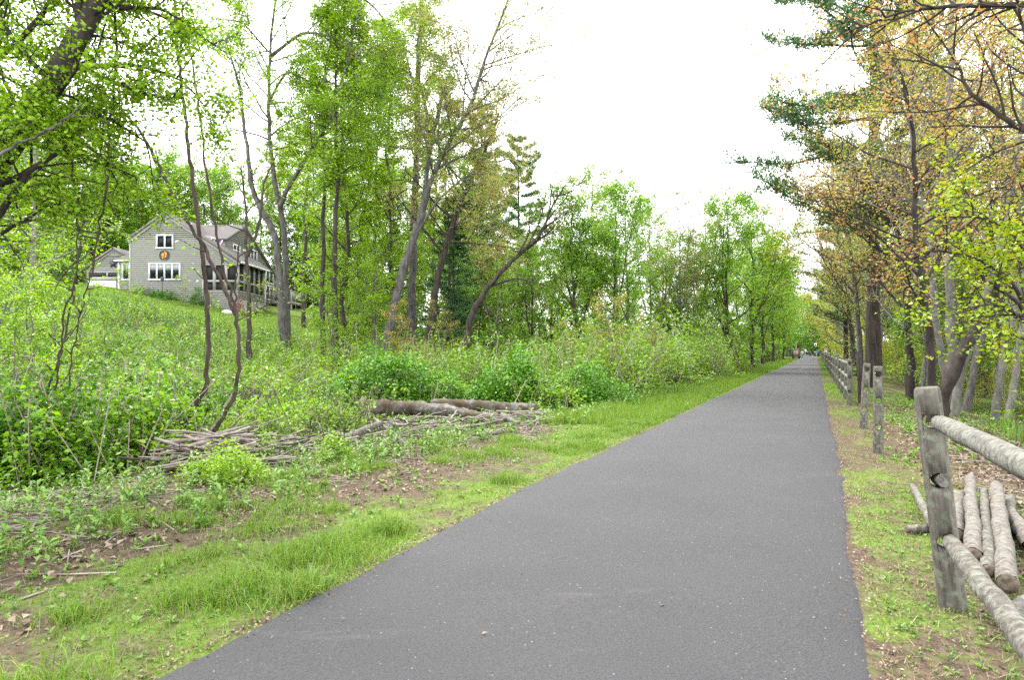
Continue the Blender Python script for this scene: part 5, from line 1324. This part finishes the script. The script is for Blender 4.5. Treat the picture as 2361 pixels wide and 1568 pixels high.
# ------------------------------------------------------------------ fallen logs and stick pile
def log(name, label, pts, r0, r1, mat, cat='log', sides=14, seed=1, group=None, n=14, stubs=0):
    rng = np.random.default_rng(seed)
    base = np.array(pts[0], float)
    tr = wobble_trunk(rng, pts, n, r0 * .08) - base
    B = MB(); B.tube(tr, np.linspace(r0, r1, n) * (1 + rng.normal(0, .05, n)), sides, rough=.1 if r0 > .1 else .06, rng=rng, cap=False)
    for q in range(stubs):
        p_, d_ = at_t(tr, rng.uniform(.15, .9)); k_ = perp_dir(rng, d_, rng.uniform(.7, 1.3), rng.uniform(0, 6.28)); k_[2] = abs(k_[2]) + .2; L_ = rng.uniform(.15, .5); B.tube([p_, p_ + k_ * (r0 + L_ * .5), p_ + k_ * (r0 + L_) + [0, 0, .05]], [.05, .035, .022], 7, rough=.1, rng=rng)
    e = thing(name, label, cat, tuple(base), group=group)
    ob('bark', B.mesh(name, M[mat], True), e)
    for c, d, r in ((tr[0], tr[0] - tr[1], r0), (tr[-1], tr[-1] - tr[-2], r1)):
        d = d / np.linalg.norm(d); C = MB(); C.tube([c - d * .02, c + d * .004, c + d * .012], [r * .97, r * .95, r * .55], sides, cap=True); ob('cut_end', C.mesh('cut_end', M['logend']), e)
def G(px, Y, dz): x, y = px_xy(px, Y); return np.array([x, y, Hs(x, y) + dz])
log('fallen_log', 'long mossy fallen trunk with grey peeling bark behind the stick pile', [G(840, 16.3, .35), G(920, 15.8, .33), G(1010, 15.2, .3), G(1090, 14.8, .17), G(1150, 14.6, .11)], .18, .11, 'deadwood', seed=3, n=26)
log('fallen_log', 'second fallen trunk lying behind the mossy one toward the path', [G(1000, 17, .3), G(1090, 16.6, .28), G(1180, 16.2, .2), G(1235, 16, .17)], .15, .12, 'deadwood', seed=4, n=22)
log('branch_stub', 'pale upright stub of a split branch in the stick pile', [G(912, 11.4, .0), P(905, 1000, 11.6), P(902, 968, 11.7)], .055, .045, 'log_pale', 'branch', 9, 5, n=6)
log('log_piece', 'short pale length of wood lying below the fallen trunk', [G(1055, 12.9, .06), G(1130, 13.3, .07)], .06, .05, 'log_pale', 'log', 10, 6, n=6)
log('log_piece', 'broken pale branch resting on the stick pile', [G(790, 10.8, .18), G(880, 11.4, .35)], .06, .05, 'log_pale', 'log', 10, 7, n=6)
log('log_piece', 'weathered stick of firewood near the path below the logs', [G(1090, 11.9, .03), G(1185, 12.3, .04)], .035, .03, 'deadwood', 'log', 9, 8, n=6)
log('log_piece', 'small broken chunk of pale wood at the right end of the logs', [G(1160, 14.2, .2), G(1195, 13.7, .04)], .07, .05, 'log_pale', 'log', 10, 9, n=6)
e = thing('brush_pile', 'long heap of dead grey sticks before the fallen trunks', 'brush pile', tuple(G(560, 9.6, 0)))
sm = []
for q in range(8):
    r_ = np.random.default_rng(400 + q); B = MB(); n = 6
    pts = np.stack([np.linspace(-.5, .5, n), r_.normal(0, .007, n), r_.normal(0, .006, n)], -1); B.tube(pts, np.linspace(.011, .006, n) * r_.uniform(.7, 1.5), 5)
    sm.append(B.mesh('stick', M['stick' if q % 4 else 'bark_brown'], True))
rq = random.Random(8); eb = Vector(e.location)
for q in range(298):
    t = rq.random()
    if q >= 220: px, Y = rq.uniform(880, 1240), rq.uniform(12.2, 15); top = .22; az = rq.gauss(.1, .7)
    elif q < 130: px, Y = rq.gauss(500 + 0, 55), rq.gauss(9.3, .35); top = .5 * math.exp(-((px - 500) / 80) ** 2); az = rq.gauss(.35, .4)
    else: px, Y = 560 + 430 * t + rq.gauss(0, 15), 9.8 + 2.6 * t + rq.gauss(0, .4); top = .26; az = rq.gauss(.2, .6)
    x, y = px_xy(px, Y); z = Hs(x, y) + .02 + rq.random() * top
    o = ob('stick', sm[q % 8], e, Vector((x, y, z)) - eb)
    L = rq.uniform(.5, 1.5) if q < 150 else rq.uniform(.35, 1.2); tk = rq.uniform(.6, 1.9)
    o.scale = (L, tk, tk); o.rotation_euler = (rq.uniform(0, 6), rq.gauss(-.05, .18), az)
# stump and mound on the hillside
log('stump', 'small grey tree stump on the slope below the house', [G(410, 44, -.1), G(410, 44, .45)], .18, .15, 'deadwood', 'stump', 12, 12, n=5)

# ------------------------------------------------------------------ rail fence and loose rails, right
FV = .91      # fence line x = FV + SL*y
def bool_cut(me, cutters):
    o = ob('tmp', me); cs = []
    for c in cutters:
        co = ob('cut', c); cs.append(co); md = o.modifiers.new('b', 'BOOLEAN'); md.object = co; md.operation = 'DIFFERENCE'; md.solver = 'EXACT'
    bpy.context.view_layer.update()
    dg = bpy.context.evaluated_depsgraph_get(); res = bpy.data.meshes.new_from_object(o.evaluated_get(dg))
    for c in cs: bpy.data.objects.remove(c)
    bpy.data.objects.remove(o)
    return res
PD = np.array([SL, 1.0, 0]) / KP
def post_mesh(seed, r=.07, h=1.28, holes=(1.16, .77, .38), hr=.045, cut=True):
    rng = np.random.default_rng(seed); B = MB(); n = 9
    zs = np.array([-.35, 0, .2, .45, .7, .95, h - .05, h - .012, h]); rr_ = np.array([1.06, 1.05, 1.03, 1.01, 1, .98, .97, .93, .8]) * r
    B.tube(np.stack([0 * zs, 0 * zs, zs], -1), rr_, 20, rough=.012, rng=rng)
    me = B.mesh('post', M['timber'], True)
    bm = bmesh.new(); bm.from_mesh(me); bmesh.ops.remove_doubles(bm, verts=bm.verts, dist=1e-5); bmesh.ops.recalc_face_normals(bm, faces=bm.faces); bm.to_mesh(me); bm.free()
    if not cut: return me
    cs = []
    for z in holes:
        C = MB(); C.tube([-PD * .3 + [0, 0, z], PD * .3 + [0, 0, z]], hr, 14); cm = C.mesh('c')
        bm = bmesh.new(); bm.from_mesh(cm); bmesh.ops.remove_doubles(bm, verts=bm.verts, dist=1e-5); bmesh.ops.recalc_face_normals(bm, faces=bm.faces); bm.to_mesh(cm); bm.free(); cs.append(cm)
    m2 = bool_cut(me, cs)
    return m2
def fpos(y, off=0): return Vector((FV + off + SL * y, y, Hs(FV + off + SL * y, y)))
def rail_mesh(p0, p1, r0, r1, seed, mat='rail', tip=.6):
    rng = np.random.default_rng(seed); n = 16
    t = np.linspace(0, 1, n)[:, None]; pts = p0 * (1 - t) + p1 * t + rng.normal(0, .004, (n, 3)); rad = np.linspace(r0, r1, n)
    rad[0] *= tip; rad[1] *= .85; rad[-1] *= tip; rad[-2] *= .85
    pts[1] = pts[0] * .6 + pts[1] * .4; pts[-2] = pts[-1] * .6 + pts[-2] * .4
    B = MB(); B.tube(pts, rad, 16, rough=.03, rng=rng); return B.mesh('rail', M[mat], True)
# near fence bay
b0 = fpos(4.32, -.06); nf = thing('rail_fence', 'near weathered fence bay with two lichen-covered round rails', 'fence', b0)
po = ob('post', post_mesh(1, .077, 1.38, (1.17, .80, .42), .05), nf); po.rotation_euler = (-.03, -.1, 0)
b1 = fpos(1.15, -.02) - b0
ob('post', post_mesh(2, .077, 1.3, (1.16, .78, .42), .052), nf, b1)
zz = lambda z: np.array([0, 0, z])
pv = np.array(b1)
ob('rail', rail_mesh(PD * -.02 + zz(1.16) + np.array([-.10, 0, 0]), pv + zz(1.16), .053, .056, 11), nf)
ob('rail', rail_mesh(PD * -.02 + zz(.43) + np.array([-.03, 0, 0]), pv + zz(.40), .053, .055, 12, 'rail_log'), nf)
ob('rail_stub', rail_mesh(PD * -.045 + zz(.80) + np.array([-.075, 0, 0]), PD * .25 + zz(.8) + np.array([-.075, 0, 0]), .047, .045, 13, 'rail_log', .96), nf)
# loose posts
p = fpos(10.2); o = thing('fence_post', 'lone grey fence post with three empty round holes', 'fence post', p, group='posts without rails', me=post_mesh(3))
p = fpos(13.5); o = thing('fence_post', 'second lone fence post, tilting, before the railed fence', 'fence post', p, group='posts without rails', me=post_mesh(4)); o.rotation_euler = (0, .06, 0)
B = MB(); B.tube([(0, 0, -.2), (-.02, 0, .6), (-.06, .05, 1.5)], [.05, .05, .045], 10); p = fpos(20, .35); thing('leaning_pole', 'dark brown pole leaning behind the first railed post', 'pole', p, me=B.mesh('pole', M['bark_brown'], True))
# long fence
ff = thing('rail_fence', 'long weathered post and rail fence running away beside the path', 'fence', fpos(19.1))
base = Vector(ff.location); pm_ = [post_mesh(20 + q) for q in range(2)]; pm2 = [post_mesh(30 + q, cut=False) for q in range(2)]
r1_ = rail_mesh(np.array([0, 0, 0.0]), np.array([0, 1.0, 0]), .05, .052, 40); r1_.name = 'far_rail'
ys = [19.1 + 2.75 * q for q in range(44)]
for q, y in enumerate(ys):
    p = fpos(y); o = ob('post', (pm_ if y < 40 else pm2)[q % 2], ff, p - base); o.rotation_euler = (U(-.03, .03), U(-.03, .05), 0); o.scale = (1, 1, U(.95, 1.05))
    if q < len(ys) - 1:
        nx = fpos(ys[q + 1])
        for z in (1.16, .77, .38):
            a = p + Vector((0, 0, z)) - base; d = (nx - p)
            o = ob('rail', r1_, ff, a); o.rotation_euler = d.to_track_quat('Y', 'Z').to_euler(); o.scale = (1, d.length, 1)
# fallen rails behind the near post
def L2(px0, y0, z0, px1, y1, z1): return [G(px0, y0, z0), (G(px0, y0, z0) + G(px1, y1, z1)) / 2, G(px1, y1, z1)]
log('loose_rail', 'pale round rail lying next to the near post, leftmost of the three side by side', L2(2243, 4.85, .17, 2238, 7.4, .2), .058, .05, 'log_pale', 'log', 14, 61)
log('loose_rail', 'darker thin rail squeezed between two pale ones', L2(2279, 4.6, .14, 2268, 7.0, .16), .047, .04, 'rail_log', 'log', 14, 62)
log('loose_rail', 'thick round rail with a rotten broken end toward the path', L2(2324, 4.35, .15, 2296, 7.1, .2), .064, .055, 'log_pale', 'log', 14, 63)
log('loose_rail', 'rail half hidden behind the near post', L2(2206, 5.6, .1, 2213, 6.9, .12), .055, .05, 'log_pale', 'log', 12, 64)
log('loose_rail', 'broken rail with an orange rotten end at the picture edge', L2(2385, 5.4, .1, 2330, 6.4, .1), .07, .06, 'log_pale', 'log', 12, 65)
log('loose_rail', 'short thick rail lying crosswise in front of the others', L2(2395, 4.35, .07, 2326, 4.0, .06), .07, .065, 'rail_log', 'log', 12, 66)
log('loose_rail', 'thin grey rail poking out left of the near post', L2(2104, 7.6, .05, 2150, 5.9, .1), .035, .04, 'rail_log', 'log', 12, 67)
log('loose_rail', 'small broken stub on the grass left of the near post', L2(2092, 5.95, .04, 2160, 6.0, .04), .03, .04, 'log_pale', 'log', 10, 68, n=6)
log('loose_rail', 'dark rail lying deepest under the pile', L2(2300, 5.0, .05, 2330, 7.3, .05), .05, .05, 'rail_log', 'log', 10, 69)
# reeds
rng = np.random.default_rng(95)
for px, Y, lb in [(2305, 14.5, 'tuft of tall green reeds at the foot of the white birch'), (2350, 13, 'tuft of tall green reeds at the picture edge')]:
    x, y = px_xy(px, Y); z = Hs(x, y); B = MB(); pt = np.concatenate([rng.normal(0, .13, (55, 2)), np.zeros((55, 1))], 1); add_blades(B, rng, pt, .4, .014, .3)
    thing('reed_tuft', lb, 'reeds', (x, y, z), group='reeds behind the fence', me=B.mesh('reeds', M['weed']))

# ------------------------------------------------------------------ far end of the path: crossing, walkers, bench, signs
zfar = lambda y: float(zpath(y))
B = MB(); B.add([(VL - 1 + SL * 156, 155.9, .12), (VR + 1 + SL * 156, 155.9, .12), (VR + 2 + SL * 158, 158, .12), (VL - 2 + SL * 158, 158, .12)], [(0, 1, 2, 3)]); ob('crossing_strip', B.mesh('crossing_strip', M['rock']), kind='structure')
B = MB()
pr = []
for q in range(12):
    y = 158 + q * 5; cx_ = (VL + VR) / 2 + SL * y - .018 * (y - 158) ** 1.6; pr.append((cx_ - 1.7, y, .13 + .022 * (y - 158))); pr.append((cx_ + 1.7, y, .13 + .022 * (y - 158)))
B.add(pr, [(q * 2, q * 2 + 1, q * 2 + 3, q * 2 + 2) for q in range(11)]); ob('path_beyond', B.mesh('path_beyond', M['asphalt']), kind='structure')
M['skin'] = mat_plain('skin', (.45, .28, .2)); M['hair_dark'] = mat_plain('hair_dark', (.03, .02, .015)); M['shoe'] = mat_plain('shoe', (.12, .1, .1))
for nm, c in (('cloth_white', (.65, .65, .66)), ('cloth_blue', (.05, .16, .5)), ('cloth_black', (.025, .025, .03)), ('cloth_navy', (.04, .06, .11)), ('cloth_grey', (.10, .11, .12)), ('cloth_teal', (.05, .2, .26))): M[nm] = mat_plain(nm, c, .9)
def person(label, px, Y, h, shirt, legs, face=0, stride=.22, shorts=False, seed=1):
    x, y = px_xy(px, Y); z = zfar(Y) + .03
    V = {'pel': (0, 0, .93), 'ch': (0, .01, 1.2), 'nk': (0, 0, 1.46), 'hd': (0, .02, 1.58), 'tp': (0, .01, 1.68)}
    E = [('pel', 'ch'), ('ch', 'nk'), ('nk', 'hd'), ('hd', 'tp')]; R = {'pel': .145, 'ch': .15, 'nk': .055, 'hd': .095, 'tp': .07}
    for s_, sg in (('l', -1), ('r', 1)):
        st_ = stride * sg
        for k_, c, r in (('sh', (.18 * sg, 0, 1.38), .07), ('el', (.26 * sg, -.04 - st_ * .3, 1.12), .05), ('wr', (.25 * sg, .10 - st_ * .5, .92), .036), ('ha', (.25 * sg, .13 - st_ * .6, .82), .04),
                         ('hi', (.1 * sg, 0, .86), .1), ('kn', (.1 * sg, st_ * .5 + .03, .48), .065), ('an', (.1 * sg, st_ * 1.0 - .02, .09), .042), ('to', (.11 * sg, st_ * 1.0 + .14, .04), .036)):
            V[k_ + s_] = c; R[k_ + s_] = r
        E += [('ch', 'sh' + s_), ('sh' + s_, 'el' + s_), ('el' + s_, 'wr' + s_), ('wr' + s_, 'ha' + s_), ('pel', 'hi' + s_), ('hi' + s_, 'kn' + s_), ('kn' + s_, 'an' + s_), ('an' + s_, 'to' + s_)]
    ks = list(V); me = bpy.data.meshes.new('b'); me.from_pydata([V[k_] for k_ in ks], [(ks.index(a), ks.index(b)) for a, b in E], [])
    o = ob('tmpb', me); sk = o.modifiers.new('s', 'SKIN'); o.modifiers.new('u', 'SUBSURF').levels = 1
    for q, k_ in enumerate(ks): me.skin_vertices[0].data[q].radius = (R[k_], R[k_] * .8)
    me.skin_vertices[0].data[0].use_root = True
    bpy.context.view_layer.update()
    m2 = bpy.data.meshes.new_from_object(o.evaluated_get(bpy.context.evaluated_depsgraph_get())); bpy.data.objects.remove(o)
    m2.materials.clear()
    for k_ in ('skin', shirt, legs, 'shoe'): m2.materials.append(M[k_])
    for p_ in m2.polygons:
        c = p_.center; p_.use_smooth = True
        arm = abs(c.x) > .2 and c.z < 1.2
        p_.material_index = 3 if c.z < .1 else (0 if (c.z > 1.45 or (arm and c.z < 1.0) or (shorts and c.z < .5)) else (1 if c.z > .9 or arm else 2))
    e = thing('person', label, 'person', (x, y, z), face, group='walkers at the far end of the path'); e.scale = (h / 1.7,) * 3
    ob('body', m2, e)
    hb = rock_mesh(3, .095, .11, .10, M['hair_dark']); ho = ob('hair', hb, e, (0, -.02, 1.64))
d_ = math.atan(-SL)
person('walker in a white top and dark trousers at the left of the group', 1849.5, 129, 1.66, 'cloth_white', 'cloth_teal', d_)
person('walker in a grey shirt and dark shorts, second from left', 1866.5, 128, 1.7, 'cloth_grey', 'cloth_black', d_, shorts=True)
person('walker in black beside the one in grey shirt', 1873.5, 147, 1.72, 'cloth_black', 'cloth_navy', d_, shorts=True)
person('jogger in a bright blue jacket and black leggings', 1886, 149, 1.75, 'cloth_blue', 'cloth_black', d_, .3)
person('figure in a white top further off, beyond the crossing', 1857, 176, 1.7, 'cloth_white', 'cloth_black', d_)
for o in bpy.data.objects:
    if o.name.startswith('person') and o.location.y > 170: o.location.z += .4
x, y = px_xy(1836, 122); z = Hs(x, y)
B = MB(); B.box(-1.9, 1.9, -.8, .8, -.05, .06); ob('bench_slab', B.mesh('bench_slab', M['rock']), loc=(x, y, z), kind='structure')
bn = thing('bench', 'black park bench on a pale slab beside the path', 'bench', (x, y, z + .06), .4)
for q in range(4): B = MB(); B.box(-.75, .75, -.2 + q * .11, -.11 + q * .11, .43, .46); ob('seat_slat', B.mesh('slat', M['iron']), bn)
for q in range(3): B = MB(); B.box(-.75, .75, .24 + q * .02, .27 + q * .02, .52 + q * .12, .61 + q * .12); ob('back_slat', B.mesh('slat', M['iron']), bn)
for s_ in (-1, 1): B = MB(); B.box(s_ * .7 - .03, s_ * .7 + .03, -.2, .26, 0, .43); B.box(s_ * .7 - .03, s_ * .7 + .03, .24, .3, .43, .9); ob('leg', B.mesh('leg', M['iron']), bn)
def pillar(label, px, Y, w, h, mat, nm='gate_pillar', cat='pillar'):
    x, y = px_xy(px, Y); e = thing(nm, label, cat, (x, y, Hs(x, y)))
    B = MB(); B.box(-w, w, -w, w, -.1, h); ob('shaft', B.mesh('shaft', M[mat]), e); B = MB(); B.box(-w * 1.25, w * 1.25, -w * 1.25, w * 1.25, h + .002, h + .12); ob('cap', B.mesh('cap', M[mat]), e)
M['maroon'] = mat_plain('maroon', (.14, .035, .025))
pillar('grey stone pillar left of the walkers at the path end', 1835, 138, .3, 1.75, 'concrete'); pillar('grey stone pillar right of the path end by the fence', 1904.5, 138, .22, 1.9, 'concrete')
pillar('dark red wooden gate post behind the left stone pillar', 1841.5, 143, .16, 2.0, 'maroon', 'gate_post', 'post'); pillar('dark red wooden gate post right of the jogger', 1898, 143, .2, 2.0, 'maroon', 'gate_post', 'post')
x, y = px_xy(1835.5, 140); B = MB(); B.tube([(0, 0, 0), (0, 0, 3.4)], .07, 8); thing('signal_pole', 'slim pale pole above the left stone pillar', 'pole', (x, y, Hs(x, y)), me=B.mesh('pole', M['rock']))
x, y = px_xy(1880, 160); sg_ = thing('road_sign', 'white square road sign on a post at the crossing', 'sign', (x, y, Hs(x, y)))
B = MB(); B.tube([(0, .04, 0), (0, .04, 3.3)], .04, 8); ob('post', B.mesh('post', M['iron']), sg_)
B = MB(); B.box(-.32, .32, -.02, .02, 2.55, 3.3); ob('panel', B.mesh('panel', M['white']), sg_)
B = MB(); B.box(-.14, .14, -.032, -.022, 2.75, 3.1); ob('mark', B.mesh('mark', M['iron']), sg_)
B = MB(); x0, x1 = px_xy(1855, 172)[0], px_xy(1885, 172)[0]
gl = thing('guard_rail', 'pale horizontal guard rail beyond the crossing', 'guard rail', (x0, 172, .3))
B.box(0, x1 - x0, -.04, .04, .95, 1.1); ob('rail', B.mesh('rail', M['rock']), gl)
for q in range(4): B = MB(); B.box(-.05, .05, .045, .12, -.4, 1.1); ob('post', B.mesh('post', M['rock']), gl, (.2 + q * (x1 - x0 - .4) / 3, 0, 0))

# things that still look alike are told apart by their order across the picture
same = {}
for o in bpy.data.objects:
    if o.parent is None and o.get('label') and o.get('kind') is None: same.setdefault(o['label'], []).append(o)
ORD = ['first', 'second', 'third', 'fourth', 'fifth', 'sixth', 'seventh', 'eighth', 'ninth', 'tenth', 'eleventh', 'twelfth']
for lb, os_ in same.items():
    if len(os_) < 2: continue
    os_.sort(key=lambda o: o.location.x / o.location.y)
    for q, o in enumerate(os_):
        if len(lb.split()) <= 13 and q < 12: o['label'] = lb + ', ' + (('the left one' if q == 0 else 'the right one') if len(os_) == 2 else ORD[q] + ' from left')
